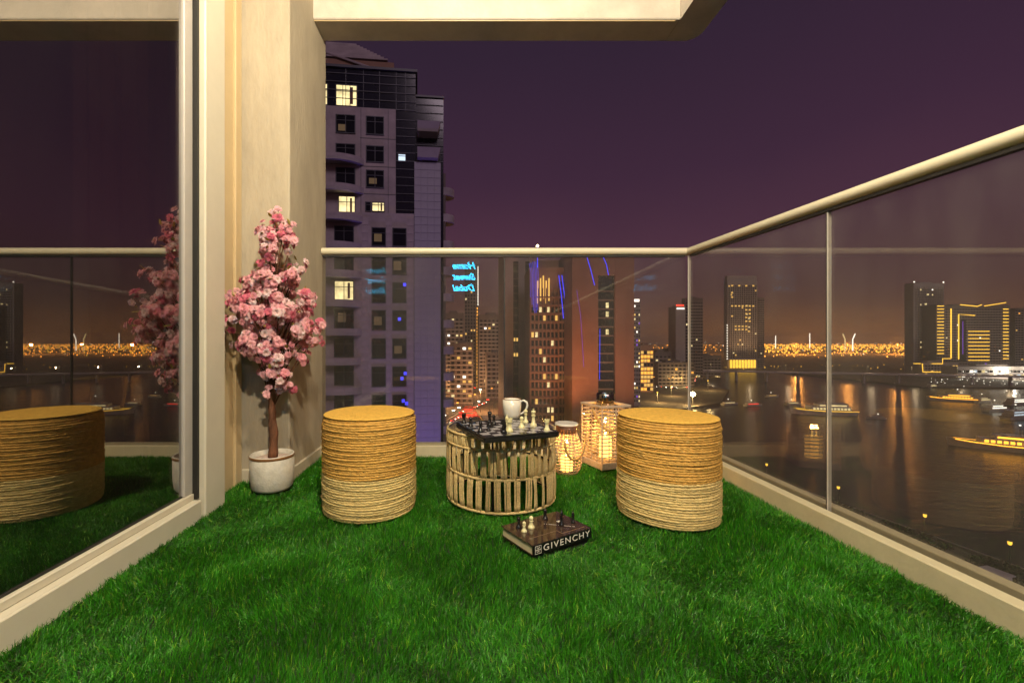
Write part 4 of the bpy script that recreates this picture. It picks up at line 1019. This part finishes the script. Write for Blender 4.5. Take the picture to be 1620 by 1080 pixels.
lamp('flood_beam', 'SPOT', (-25, -22, 12.6), 60000, (1, .42, .16), t, .5, (-19, 4, 44), math.radians(80), .8)
MB().bbox(-.6, -.4, -.3, .6, .4, .3, .05).build('facade_floodlight', M['pole'], t, False, (-25, -20, 12))
# slim lit tower with white cap light
D = 300
t, w, h = base_tower('slim_tower', 'slim tower speckled with lights and a white light on its roof', 'tower', 999, 1013, 480, D, 12, 'grey', 0, 'city towers')
facade(t, -w / 2, w / 2, 2, h, 3.0, 4, .5, .45, .34, ['e_warm', 'e_white', 'e_blue2', 'e_amber'], rg, bands=False, maxlit=90)
MB().box(-w * .4, 0, h + 1.3, w * .4, 3, h + 3).build('roof_light', M['e_white'], t)
# grey tower with red roof lights
D = 500
t, w, h = base_tower('office_tower', 'pale grey blank tower with red roof light left of the railing corner post', 'tower', 1069, 1084, 486, D, 18, 'grey', 0, 'city towers')
MB().box(-w * .35, 0, h + 1.3, w * .35, 2, h + 3.2).build('roof_light', M['e_red'], t); MB().box(-w * .4, -.6, h - 2.2, w * .4, -.003, h - .8).build('sign_band', M['e_white'], t)
t, w, h = base_tower('office_tower', 'dark tower directly behind the railing corner post', 'tower', 1084.5, 1112, 473, D + 8, 9, 'darkbld', 0, 'city towers')
facade(t, -w / 2, w / 2, 2, h, 3.6, 7, .6, .5, .03, ['e_warm'], rg, m='grey')
t, w, h = base_tower('lit_building', 'glowing orange lit building beside the slim tower', 'building', 1013, 1034, 548, 380, 10, 'brown', .1, 'city blocks')
facade(t, -w / 2, w / 2, 1, h, 3.6, 4, .8, .7, .75, ['e_led', 'e_amber'], rg, m='brown')
for a, b_, top, d, lab in ((1036, 1062, 558, 470, 'low dark block behind the lit orange building'), (1060, 1098, 552, 520, 'wide low dark block below the grey blank tower'), (1098, 1140, 563, 560, 'low dark block between corner post and the lit hotel tower'), (1040, 1100, 575, 430, 'long low waterfront block beneath the railing corner')):
    t, w, h = base_tower('low_block', lab, 'building', a, b_, top, d, 20, 'darkbld', rg.uniform(-.1, .1), 'city blocks')
    facade(t, -w / 2, w / 2, 1, h, 3.6, max(4, int(w / 4)), .55, .5, .09, ['e_amber', 'e_led', 'e_warm'], rg, m='grey')
# hotel tower with amber windows
D = 700
t, w, h = base_tower('hotel_tower', 'tall hotel tower with stacked amber windows and a glowing base across the water', 'tower', 1150, 1199, 446, D, 9, 'grey', .05, 'city towers', bottom=ZL)
facade(t, -w / 2 + 1, w / 2 - 1, 14, h - 3, 3.5, 13, .62, .6, .035, ['e_amber', 'e_warm'], rg, fins=True, m='grey', maxlit=120)
MB().box(-w / 2 + .5, 1, h, w / 2 - .5, 8, PZ(436, D) - ZL).build('crown_screen', M['grey'], t)
lw = MB().box(-1.6, -.9, -1.1, 1.6, -.66, 1.1).mesh('amber_window', M['e_amber'])
for dx_, py_ in [(-12, 452), (-4, 452), (4, 452), (12, 452), (-12, 463), (-12, 470)] + [(x, 484) for x in (-12, -8, -4, 0, 4, 8, 12)] + [(x, q) for x in (4, 8) for q in (490, 496, 502, 508)] + [(x, q) for x in (-8, -4, 0, 4) for q in (516, 521)] + [(7, 524), (-12, 500)]:
    link('amber_window', lw, t, (dx_ * 49 / 34 * 700 / F, 0, PZ(py_, D) - ZL))
for k in range(9): MB().box(-1.7, -2.2, 0, 1.7, -1.4, PZ(569, D) - ZL - 2).build('lit_bay', M['e_ledy'], t, False, (-w / 2 + 5 + k * (w - 6) / 9, 0, 2))
MB().box(-w / 2 + 1, -2.6, PZ(569, D) - ZL, w / 2 + 2, -.7, PZ(567, D) - ZL).build('canopy', M['grey'], t)
for k in range(14): MB().box(-.5, -.8, 0, .5, 0, 1.6).build('edge_lamp', M['e_white'], t, False, (-w / 2 - .6, 0, 16 + k * 4.2))
for x in (-14, 14):
    MB().bbox(-.8, -.5, -.4, .8, .5, .4, .05).build('facade_floodlight', M['pole'], t, False, (x, -34, 3)); lamp('flood_beam', 'SPOT', (x, -34, 3.8), 170000, (1, .62, .32), t, .5, (x * .5, 0, 95), math.radians(75), .8)
t, w, h = base_tower('hotel_wing', 'dark narrow tower attached right of the amber windowed hotel', 'tower', 1199.5, 1209, 472, 706, 30, 'darkbld', 0, 'city towers')
facade(t, -w / 2, w / 2, 2, h, 3.6, 3, .6, .5, .02, ['e_warm'], rg, m='grey')
# right cluster
D = 620
t, w, h = base_tower('residential_tower', 'grey tower with white window lights left of the gold outlined buildings', 'tower', 1443, 1496, 449, D, 12, 'grey', .08, 'city towers')
facade(t, -w / 2 + 2, w / 2 - 2, 6, h - 4, 3.6, 12, .55, .5, .03, ['e_white', 'e_warm'], rg, fins=True, m='grey', maxlit=80)
for py_ in range(466, 550, 5):
    if rg.random() < .8: MB().box(-1.6, -1, -1, 1.6, -.65, 1).build('lit_window', M['e_warm'], t, False, (-6 + rg.choice((0, 3.4)), 0, PZ(py_, D) - ZL))
for x in (-w / 2 + 1, w / 2 - 1): m = MB(); m.lathe([(.3, -1.0), (1.0, 0), (.3, 1.0)], 8, (x, 0, h + 2.6)); m.build('beacon', M['e_white'], t)
D = 600
t, w, h = base_tower('gold_outlined_building', 'dark building outlined in gold light lines on the right bank', 'building', 1481, 1598, 484, D, 22, 'darkbld', 0, 'city towers')
facade(t, -w / 2 + 1, w / 2 - 1, 12, h - 3, 3.6, 26, .5, .45, .02, ['e_warm', 'e_white', 'e_blue2'], rg, m='grey', maxlit=60)
def q(px, py, y=-.9): return ((px - 1539.5) * D / F, y, PZ(py, D) - ZL)
led(t, [q(1503.5, 488), q(1503.5, 566)], .7, 'e_ledy'); led(t, [q(1541, 499), q(1515.5, 497), q(1515.5, 568)], .65, 'e_ledy')
led(t, [q(1518, 482), q(1545, 484.5), q(1552, 482)], .6, 'e_ledy'); led(t, [q(1556, 484), q(1575, 481), q(1590, 478.5)], .6, 'e_ledy')
for k in range(16): led(t, [q(1482, 484 + k * 5.0), q(1492, 484 + k * 5.0)], .55, 'e_ledy'); led(t, [q(1586, 489 + k * 5.2), q(1594, 489 + k * 5.2)], .6, 'e_ledy')
for k in range(9): led(t, [q(1531, 524 + k * 5.7), q(1564, 524 + k * 5.7)], .55, 'e_ledy')
MB().box(*[a for a in (q(1517, 572)[0], -.85, q(1517, 572)[2], q(1527, 505)[0], -.5, q(1527, 505)[2])]).build('violet_wall', M['pane'], t)
led(t, [q(1522, 508), q(1522, 560)], .35, 'e_blue2')
t, w, h = base_tower('podium_building', 'low podium outlined in gold light in front of the grey tower', 'building', 1458, 1516, 575, 560, 22, 'grey', 0, 'city blocks')
def q(px, py, y=-.9): return ((px - 1487) * 560 / F, y, PZ(py, 560) - ZL)
led(t, [q(1448, 575, 2), q(1490, 575), q(1490, 567), q(1503, 567)], .5, 'e_ledy'); led(t, [q(1458, 575), q(1459, 588), q(1514, 588)], .5, 'e_ledy')
facade(t, -w / 2, w / 2, 1, h, 3.4, 12, .6, .5, .1, ['e_amber'], rg, m='grey')
t, w, h = base_tower('terminal_building', 'long low white lit waterfront building on the right bank', 'building', 1515, 1640, 581, 520, 18, 'grey', 0, 'city blocks')
facade(t, -w / 2, w / 2, .8, h - .5, 5.2, 20, .8, .6, .55, ['e_white', 'e_cool', 'e_warm'], rg, m='slab')
for k in range(7): m = MB(); m.tube([(0, 0, 0), (0, 0, 9)], .12, 5); o = m.build('flood_mast', M['pole'], t, False, (-w / 2 + 6 + k * 14, -12, 0)); MB().bbox(-.7, -.7, 9, .7, .7, 9.8, .1).build('flood_head', M['e_white'], o)
lamp('flood_beam', 'POINT', (5, -10, 12), 60000, (1, .93, .78), t, 1); lamp('flood_beam', 'POINT', (45, -10, 12), 60000, (1, .93, .78), t, 1)
t, w, h = base_tower('residential_tower', 'dark tower at the right edge of the photograph beyond the gold outlined building', 'tower', 1606, 1650, 490, 640, 26, 'darkbld', 0, 'city towers')
facade(t, -w / 2, w / 2, 2, h, 3.6, 10, .55, .5, .05, ['e_amber', 'e_led', 'e_warm'], rg, m='grey', maxlit=60)
# bridge
br_ = thing('road_bridge', 'long low pale road bridge across the marina', 'bridge', (0, 0, 0))
a, e = P(1096, 587, 520), P(1630, 597, 436); n = 10
mb = MB(); dv = (e - a); nv = Vector((-dv.y, dv.x, 0)).normalized() * 5
mb.add([a + nv, a - nv, e - nv, e + nv] + [p + Vector((0, 0, 1.6)) for p in (a + nv, a - nv, e - nv, e + nv)], [(0, 1, 2, 3), (7, 6, 5, 4), (0, 4, 5, 1), (1, 5, 6, 2), (2, 6, 7, 3), (3, 7, 4, 0)]); mb.build('deck', M['slab'], br_)
for i in range(n): p = a + dv * ((i + .5) / n); MB().lathe([(1.4, ZW - 2), (1.4, p.z - .003)], 12, (p.x, p.y, 0)).build('pier', M['slab'], br_)

lbm = None
for i in range(8):
    p = a + dv * ((i + .5) / 8)
    m = MB(); m.tube([(0, 0, 0), (0, 0, 7)], .12, 6); t = thing('bridge_lamp', 'pale lamp post standing on the deck of the long road bridge', 'street lamp', (p.x, p.y, p.z + 1.6), 0, 'lamp posts on the bridge') if lbm is None else dup(lbm, (p.x, p.y, p.z + 1.6))
    if lbm is None:
        m.build('post', M['pole'], t); MB().bbox(-.35, -.35, 7, .35, .35, 7.5, .06).build('lamp_head', M['e_warm'], t); lamp('lamp_beam', 'POINT', (0, -4, 6.2), 3000, (1, .74, .45), t, .4); lbm = t
# ------------------------------------------------------------------ street lamps, flood mast, cars
lp = thing('street_lamp', 'sodium street lamp beside the road', 'street lamp', (0, 0, 0), 0, 'street lamps along the roads')
m = MB(); m.tube([(0, 0, 0), (0, 0, 9), (.6, 0, 9.8), (1.8, 0, 10)], [.14, .10, .08, .07], 6); m.build('pole', M['pole'], lp)
m = MB(); m.bbox(1.4, -.35, 9.75, 2.5, .35, 10.1, .08); m.build('lamp_head', M['e_sodium'], lp)
first = True
for rd, nn, off in ((road_a, 24, 9.5), (road_b, 14, 8)):
    for i in range(nn):
        f_ = i / nn * (len(rd) - 1); k = int(f_); p = rd[k].lerp(rd[min(k + 1, len(rd) - 1)], f_ - k); tn = (rd[min(k + 1, len(rd) - 1)] - rd[max(k - 1, 0)]).normalized(); sd = 1 if i % 2 else -1
        pos = (p.x - tn.y * off * sd, p.y + tn.x * off * sd, ZL); rz = math.atan2(-tn.x * sd, tn.y * sd)
        if first: lp.location = pos; lp.rotation_euler = (0, 0, rz); first = False; lp['label'] = 'sodium street lamp on a curved pole lining the roads below the towers'
        else: dup(lp, pos, rz)
for px_, py_, e in ((1096, 627, 0), (1062, 612, 1), (1040, 622, 2), (1078, 598, 3), (1120, 603, 4), (1133, 571, 5)):
    lab = ('brightest flood lamp mast at the water edge below the railing corner', 'flood lamp mast behind the brightest one', 'flood lamp mast nearest the right pouf', 'flood lamp mast beside the low waterfront block', 'flood lamp mast on the bank near the bridge end', 'far flood lamp mast left of the hotel tower')[e]
    g = G(px_, py_ + 14, ZL); hgt = PZ(py_, g.y) - ZL
    t = thing('flood_mast', lab, 'flood light', (g.x, g.y, ZL)); m = MB(); m.tube([(0, 0, 0), (0, 0, hgt)], [.22, .12], 6); m.build('mast', M['pole'], t)
    r_ = 1.7 if e == 0 else .6; m = MB(); m.lathe([(.1, -r_), (r_ * .8, -r_ * .6), (r_, 0), (r_ * .8, r_ * .6), (.1, r_)], 12, (0, 0, hgt + r_)); m.build('lamp_head', M['e_flood' if e == 0 else 'e_ledy'], t)
    lamp('flood_beam', 'POINT', (0, -2.5, hgt - .5), 26000 if e == 0 else 12000, (1, .68, .26), t, .6)
for px_, py_ in ((730, 626), (790, 612), (760, 652), (700, 640)):
    g = G(px_, py_, ZL); m = MB(); m.tube([(0, 0, 0), (0, 0, 14)], .16, 6); t = thing('flood_mast', 'road flood mast, number of heads unclear, over the light streaked road' if False else {730: 'tall road light mast above the far road by the dark blocks', 790: 'tall road light mast next to the grey banded tower', 760: 'tall road light mast above the nearer road bend', 700: 'tall road light mast close to the near tower'}[px_], 'flood light', (g.x, g.y, ZL)); m.build('mast', M['pole'], t)
    MB().bbox(-.8, -.8, 14, .8, .8, 14.9, .1).build('lamp_head', M['e_white'], t); lamp('flood_beam', 'POINT', (0, 0, 13), 80000, (1, .50, .20), t, .6)

car = thing('car', 'car on the lit road below', 'car', (0, 0, 0), 0, 'cars on the roads below')
m = MB(); m.add([(-2.2, -.9, .35), (2.2, -.9, .35), (2.2, .9, .35), (-2.2, .9, .35), (-2.2, -.9, .95), (2.15, -.85, .80), (2.15, .85, .80), (-2.2, .9, .95), (-1.7, -.75, 1.0), (.9, -.75, .95), (.9, .75, .95), (-1.7, .75, 1.0), (-1.2, -.65, 1.5), (.2, -.65, 1.5), (.2, .65, 1.5), (-1.2, .65, 1.5)],
    [(3, 2, 1, 0), (0, 1, 5, 4), (1, 2, 6, 5), (2, 3, 7, 6), (3, 0, 4, 7), (4, 5, 9, 8), (5, 6, 10, 9), (6, 7, 11, 10), (7, 4, 8, 11), (8, 9, 13, 12), (9, 10, 14, 13), (10, 11, 15, 14), (11, 8, 12, 15), (12, 13, 14, 15)]); m.build('body', M['car'], car)
for x in (-1.4, 1.4):
    for y in (-.85, .85): m = MB(); m.tube([(x, y - .1, .34), (x, y + .1, .34)], .33, 10); m.build('wheel', M['tyre'], car)
M['e_head'] = emit('headlight', (1, .90, .66), 22); M['e_tail'] = emit('taillight', (1, .03, .015), 14)
for y in (-.6, .6):
    MB().bbox(2.16, y - .28, .5, 2.28, y + .28, .95, .03).build('headlight', M['e_head'], car); MB().bbox(-2.32, y - .25, .6, -2.21, y + .25, .9, .03).build('taillight', M['e_tail'], car)
first = True
for rd, nn in ((road_a, 44), (road_b, 30)):
    for i in range(nn):
        f_ = (i + rg.uniform(-.3, .3)) / nn * (len(rd) - 1) * .96 + .5; k = int(f_); p = rd[k].lerp(rd[min(k + 1, len(rd) - 1)], f_ - k); tn = (rd[min(k + 1, len(rd) - 1)] - rd[max(k - 1, 0)]).normalized()
        sd = rg.choice((-1, 1)); lane = rg.choice((1.8, 4.8)) * sd
        pos = (p.x + tn.y * lane, p.y - tn.x * lane, ZL + .03); rz = math.atan2(tn.y * sd, tn.x * sd)
        lab = 'car with lit lamps on the ' + ('far road behind the towers' if rd is road_a else 'nearer road bend left of the mug')
        if first: car.location = pos; car.rotation_euler = (0, 0, rz); car['label'] = lab; first = False
        else: dup(car, pos, rz, lab)

g = G(741, 662, ZL)  # added shape that supplies a red glow; no fountain is known here
t = thing('red_glow_rings', 'added red light rings, standing in for a red glow, beside the nearer road, behind the black chess pieces', 'red_glow_rings', (g.x, g.y, ZL))
m = MB(); m.lathe([(7.4, 0), (7.4, .9), (6.8, .9), (6.8, .4)], 32); m.build('ring_base', M['slab'], t)
for r_, z_ in ((6.6, 1.0), (4.6, 3.2), (2.4, 5.2)):
    m = MB(); m.tube([(r_ * math.cos(a), r_ * math.sin(a), z_) for a in np.linspace(0, 2 * PI, 28, endpoint=False)], .16, 5, True); m.build('red_light_ring', M['e_red'], t)
for k in range(14):
    a = 2 * PI * k / 14; m = MB(); m.tube([(6.4 * math.cos(a) * (1 - u), 6.4 * math.sin(a) * (1 - u), .9 + 6.5 * math.sin(u * 1.7)) for u in (0, .2, .4, .6, .8)], .10, 4); m.build('red_light_arc', M['e_redarc'], t)
lamp('red_ring_glow', 'POINT', (0, 0, 4), 9000, (1, .05, .02), t, 1)
# ------------------------------------------------------------------ boats
def boat(loc, L, rot, label, lights='e_ledy', deck2=True, rail_l=True, name='boat', extra=None):
    t = thing(name, label, 'boat', loc, rot, 'boats on the marina'); Bm = L * .13; hh = L * .075
    st = [(-.5, .82, .0), (-.3, 1, 0), (.05, 1, 0), (.3, .72, .15), (.43, .32, .3), (.5, .02, .42)]
    vs = []; fs = []
    for x, wf, rise in st:
        for sg in (-1, 1): vs += [(x * L, sg * Bm * wf, hh * (1 + rise)), (x * L * .96, sg * Bm * wf * .7, -.4)]
    for i in range(len(st) - 1):
        a_, b_ = i * 4, i * 4 + 4; fs += [(a_, a_ + 1, b_ + 1, b_), (a_ + 3, a_ + 2, b_ + 2, b_ + 3), (a_ + 1, a_ + 3, b_ + 3, b_ + 1)]
    fs.append((0, 2, 3, 1)); MB().add(vs, fs).build('hull', M['hull'], t)
    d_ = MB(); n_ = len(st); d_.add([(x * L, sg * Bm * wf * .97, hh * (1 + rise) - .03) for x, wf, rise in st for sg in (-1, 1)], [(2 * i, 2 * i + 2, 2 * i + 3, 2 * i + 1) for i in range(n_ - 1)]); d_.build('deck', M['teak'], t)
    MB().bbox(-.40 * L, -Bm * .72, hh, .22 * L, Bm * .72, hh + L * .065, .1).build('cabin', M['hull'], t)
    z_ = hh + L * .065
    k_ = 0
    nn = 11; ww = .58 * L / nn; wm_ = MB().box(-ww * .33, -.05, -L * .016, ww * .33, .05, L * .016).mesh('cabin_window', M[lights])
    for i in range(nn):
        for sg in (-1, 1): link('cabin_window', wm_, t, (-.38 * L + ww * (i + .5), sg * (Bm * .72 + .04), hh + L * .036))
    if deck2:
        MB().bbox(-.36 * L, -Bm * .60, z_ + .003, .10 * L, Bm * .60, z_ + L * .05, .1).build('upper_cabin', M['hull'], t)
        for sg in (-1, 1): MB().box(-.33 * L, sg * (Bm * .60 + .03) - .03, z_ + L * .015, .08 * L, sg * (Bm * .60 + .03) + .03, z_ + L * .036).build('window_band', M[lights] if rail_l else M['pane'], t)
        MB().bbox(-.38 * L, -Bm * .7, z_ + L * .0505, .02 * L, Bm * .7, z_ + L * .060, .05).build('sun_roof', M['hull'], t)
        z_ += L * .06
    m = MB(); m.tube([(-.12 * L, 0, z_), (-.12 * L, 0, z_ + L * .12)], L * .004, 5); m.build('mast', M['pole'], t)
    MB().bbox(-.12 * L - .25, -.25, z_ + L * .12, -.12 * L + .25, .25, z_ + L * .12 + .5, .05).build('mast_light', M['e_white'], t)
    if extra:
        for sg in (-1, 1):
            m = MB(); m.tube([(x * L, sg * (Bm * wf + .05), hh * (1 + rise) * .97) for x, wf, rise in st[:-1]], .18, 5); m.build('hull_light_strip', M[extra], t)
    return t
def BW(px, py): g = G(px, py, ZW); return (g.x, g.y, ZW)
boat(BW(1301, 655), 36, 2.95, 'big white boat with warm deck lights crossing the joint of the right glass', 'e_warm', extra='e_ledy')
boat(BW(1505, 634), 28, 2.6, 'yellow lit cruise boat on the water below the bridge', 'e_boat', extra='e_boat')
boat(BW(1590, 712), 34, 2.5, 'long yellow lit tour boat nearest us at right', 'e_boat', extra='e_boat')
boat(BW(1556, 636), 19, .3, 'white yacht moored just right of the yellow lit cruise boat', 'e_warm')
boat(BW(1578, 650), 22, .2, 'white yacht moored near the right edge, second from the edge', 'e_white')
boat(BW(1612, 662), 26, .25, 'white yacht with decks at the right edge of the photograph', 'e_cool')
boat(BW(1612, 640), 24, .2, 'white yacht moored below the white lit terminal', 'e_white')
boat(BW(1385, 662), 10, 2.8, 'small dark launch alone on open water', 'pane', False)
boat(BW(1475, 613), 18, .4, 'small yacht moored beneath the bridge by the podium', 'e_warm')
boat(BW(1155, 640), 15, .3, 'small motor boat beside the bank right of the bright flood lamp', 'e_warm', False)
boat(BW(1192, 642), 15, .2, 'motor boat moored farther right of the flood lamp', 'e_red', False)
boat(BW(1222, 628), 14, .3, 'small motor boat moored by the bridge piers', 'e_amber', False)
boat(BW(1255, 640), 14, .2, 'small motor boat left of the big white boat', 'e_warm', False)
# ------------------------------------------------------------------ promenade furniture
def prom_at(y):
    for (x0, y0), (x1, y1) in zip(prom[:-1], prom[1:]):
        if y0 <= y <= y1: return x0 + (x1 - x0) * (y - y0) / (y1 - y0)
    return prom[-1][0]
pl = None
for i, yy in enumerate((72, 85.5, 99, 118, 140, 166, 200)):
    pos = (prom_at(yy) + 3.6, yy, ZL)
    if pl is None:
        pl = thing('promenade_lamp', 'short amber lantern post on the promenade', 'street lamp', pos, 0, 'lantern posts along the promenade')
        m = MB(); m.tube([(0, 0, 0), (0, 0, 4.6)], [.10, .07], 7); m.build('post', M['pole'], pl)
        m = MB(); m.lathe([(.16, 4.6), (.30, 4.75), (.34, 5.25), (.26, 5.35)], 10); m.build('lantern_glass', M['e_ledy'], pl); m = MB(); m.lathe([(.40, 5.36), (.10, 5.65)], 10); m.build('lantern_cap', M['pole'], pl)
        pl['label'] = 'amber lantern post standing on the promenade edge beside the dark water'
        lamp('lantern_glow', 'POINT', (0, 0, 5.0), 5000, (1, .55, .15), pl, .3)
    else: dup(pl, pos)
def leaf_mass(name, boxes, n, m, size, seed):
    r = np.random.default_rng(seed); vs = []; fs = []
    tot = sum((b[3] - b[0]) * (b[4] - b[1]) for b in boxes)
    for b in boxes:
        k = int(n * (b[3] - b[0]) * (b[4] - b[1]) / tot)
        for _ in range(k):
            u = r.uniform(-1, 1, 3); c_ = np.array([(b[0] + b[3]) / 2 + u[0] * (b[3] - b[0]) / 2, (b[1] + b[4]) / 2 + u[1] * (b[4] - b[1]) / 2, b[2] + (b[5] - b[2]) * abs(u[2]) * (1 - .4 * abs(u[0]))])
            a_ = r.normal(0, size, 3); d_ = r.normal(0, size, 3); o = len(vs); vs += [tuple(c_ - a_), tuple(c_ + d_), tuple(c_ + a_), tuple(c_ - d_)]; fs.append((o, o + 1, o + 2, o + 3))
    mb = MB(); mb.add(vs, fs); return tag(mb.build(name, M[m]), kind='stuff')
hb = []
for i in range(34):
    yy = 60 + i * 3.4
    if i % 5 == 4: continue
    x = prom_at(yy) + 1.4 + rg.uniform(-.8, .8); hb.append((x - 1.5, yy - 1.5, ZL, x + 1.5, yy + 1.5, ZL + rg.uniform(1.0, 2.2)))
    if rg.random() < .7: x = prom_at(yy) - 6 + rg.uniform(-2, 2); hb.append((x - 2.2, yy - 2, ZL, x + 2.2, yy + 2, ZL + rg.uniform(1.5, 3)))
leaf_mass('hedge', hb, 9000, 'hedge', .22, 5)
g = G(1572, 928, ZL)
kz = thing('kiosk', 'small white kiosk box on the promenade at the bottom right', 'kiosk', (g.x, g.y, ZL), .2)
MB().bbox(-1.6, -1.6, 0, 1.6, 1.6, 2.6, .05).build('walls', M['white_box'], kz); MB().bbox(-1.9, -1.9, 2.603, 1.9, 1.9, 2.85, .04).build('roof', M['white_box'], kz); MB().box(-.9, -1.66, 1.0, .9, -1.603, 2.0).build('hatch', M['pane'], kz)
# ------------------------------------------------------------------ far city lights out to the horizon
def lights(name, n, az0, az1, d0, d1, mk, size, seed, hz=(6, 12), pw=1.0):
    r = np.random.default_rng(seed); d = d0 * (d1 / d0) ** (r.uniform(0, 1, n) ** pw); sx_ = r.uniform(az0, az1, n)
    row = r.uniform(0, 1, n) < .65; d = np.where(row, d0 * (d1 / d0) ** (np.round(np.log(d / d0) / math.log(d1 / d0) * 14) / 14) * (1 + .03 * np.sin(sx_ * 40)), d)
    x = (sx_ - CX) / F * d; z = ZL + r.uniform(*hz, n); s = size * d * r.uniform(.35, 1.3, n) ** 2
    c_ = np.column_stack([x, d, z]); off = np.array([(1, 0, 0), (-1, 0, 0), (0, 1, 0), (0, -1, 0), (0, 0, 1), (0, 0, -1)], float)
    V = (c_[:, None, :] + off[None] * s[:, None, None]).reshape(-1, 3)
    T = np.array([(0, 2, 4), (2, 1, 4), (1, 3, 4), (3, 0, 4), (2, 0, 5), (1, 2, 5), (3, 1, 5), (0, 3, 5)]); Fa = (np.arange(n)[:, None, None] * 6 + T[None]).reshape(-1, 3)
    me = bpy.data.meshes.new(name); me.from_pydata(V.tolist(), [], Fa.tolist()); me.materials.append(M[mk]); return tag(link(name, me), kind='stuff')
lights('distant_city_lights', 1100, 1205, 1450, 1000, 5600, 'e_sodium', .0013, 1, pw=.62)
lights('distant_amber_lights', 420, 1205, 1450, 1100, 4600, 'e_ledy', .0016, 2, pw=.7)
lights('distant_city_lights', 420, 880, 1150, 900, 5000, 'e_sodium', .0009, 3, pw=.7)
lights('distant_white_lights', 120, 1000, 1460, 1200, 6000, 'e_white', .0008, 4, (6, 40))
lights('distant_city_lights', 700, 1450, 2600, 900, 5000, 'e_sodium', .0009, 6, pw=.7)
lights('distant_city_lights', 500, -900, 880, 900, 5000, 'e_sodium', .0009, 7)
lights('marina_lamps', 60, 1110, 1500, 640, 690, 'e_ledy', .0009, 8, (3, 9))
lights('quay_lights', 130, 1470, 1640, 410, 520, 'e_white', .0008, 9, (1, 9))
for k, (px_, py_, d, lean) in enumerate(((1337, 528, 1800, -.25), (1349, 528, 1800, .25), (1227, 531, 2300, 0), (1281, 527, 2300, 0))):
    t = thing('lit_pylon', ('left pylon of the white lit leaning pair on the horizon', 'right pylon of the white lit leaning pair on the horizon', 'short white lit pylon on the horizon right of the hotel wing', 'white lit pylon on the horizon beside the glass joint')[k], 'pylon', (PX(px_, d), d, ZL)); hgt = PZ(py_, d) - ZL
    m = MB(); m.tube([(0, 0, 0), (0, 0, hgt * .7), (lean * 40, 0, hgt)], 2.2, 6); m.build('lit_shaft', M['e_white' if k != 0 else 'e_warm'], t); m = MB(); m.tube([(0, 0, 0), (0, 0, 6)], 4, 8); m.build('base', M['slab'], t)
for x_, d_ in ((1260, 1500), (1340, 1700), (1420, 1500), (1090, 1500)):  # added lamps that supply the orange glow over the far ground
    t = thing('glow_mast', {1260: 'added glow lamp on the far plain right of the hotel wing', 1340: 'added glow lamp on the far plain below the leaning pylons', 1420: 'added glow lamp on the far plain left of the grey tower', 1090: 'added glow lamp on the far plain behind the corner post'}[x_], 'flood light', (PX(x_, d_), d_, ZL), 0, 'added glow lamps')
    m = MB(); m.tube([(0, 0, 0), (0, 0, 36)], .5, 6); m.build('mast', M['pole'], t); MB().bbox(-2, -2, 36, 2, 2, 38, .2).build('lamp_head', M['e_sodium'], t)
    lamp('flood_beam', 'POINT', (0, 0, 34), 2.4e6, (1, .38, .07), t, 3)

# ------------------------------------------------------------------ night haze over the city
def haze(density):
    m = bpy.data.materials.new('night_haze'); m.use_nodes = True; t = m.node_tree; t.nodes.clear()
    o = t.nodes.new('ShaderNodeOutputMaterial'); v = t.nodes.new('ShaderNodeVolumePrincipled')
    v.inputs['Color'].default_value = (.80, .76, .74, 1); v.inputs['Density'].default_value = density; v.inputs['Anisotropy'].default_value = .3
    t.links.new(v.outputs[0], o.inputs['Volume'])
    tag(MB().box(-14100, -2100, ZW - 6, 14100, 14100, 118).build('haze', m), kind='stuff')
haze(.00017)
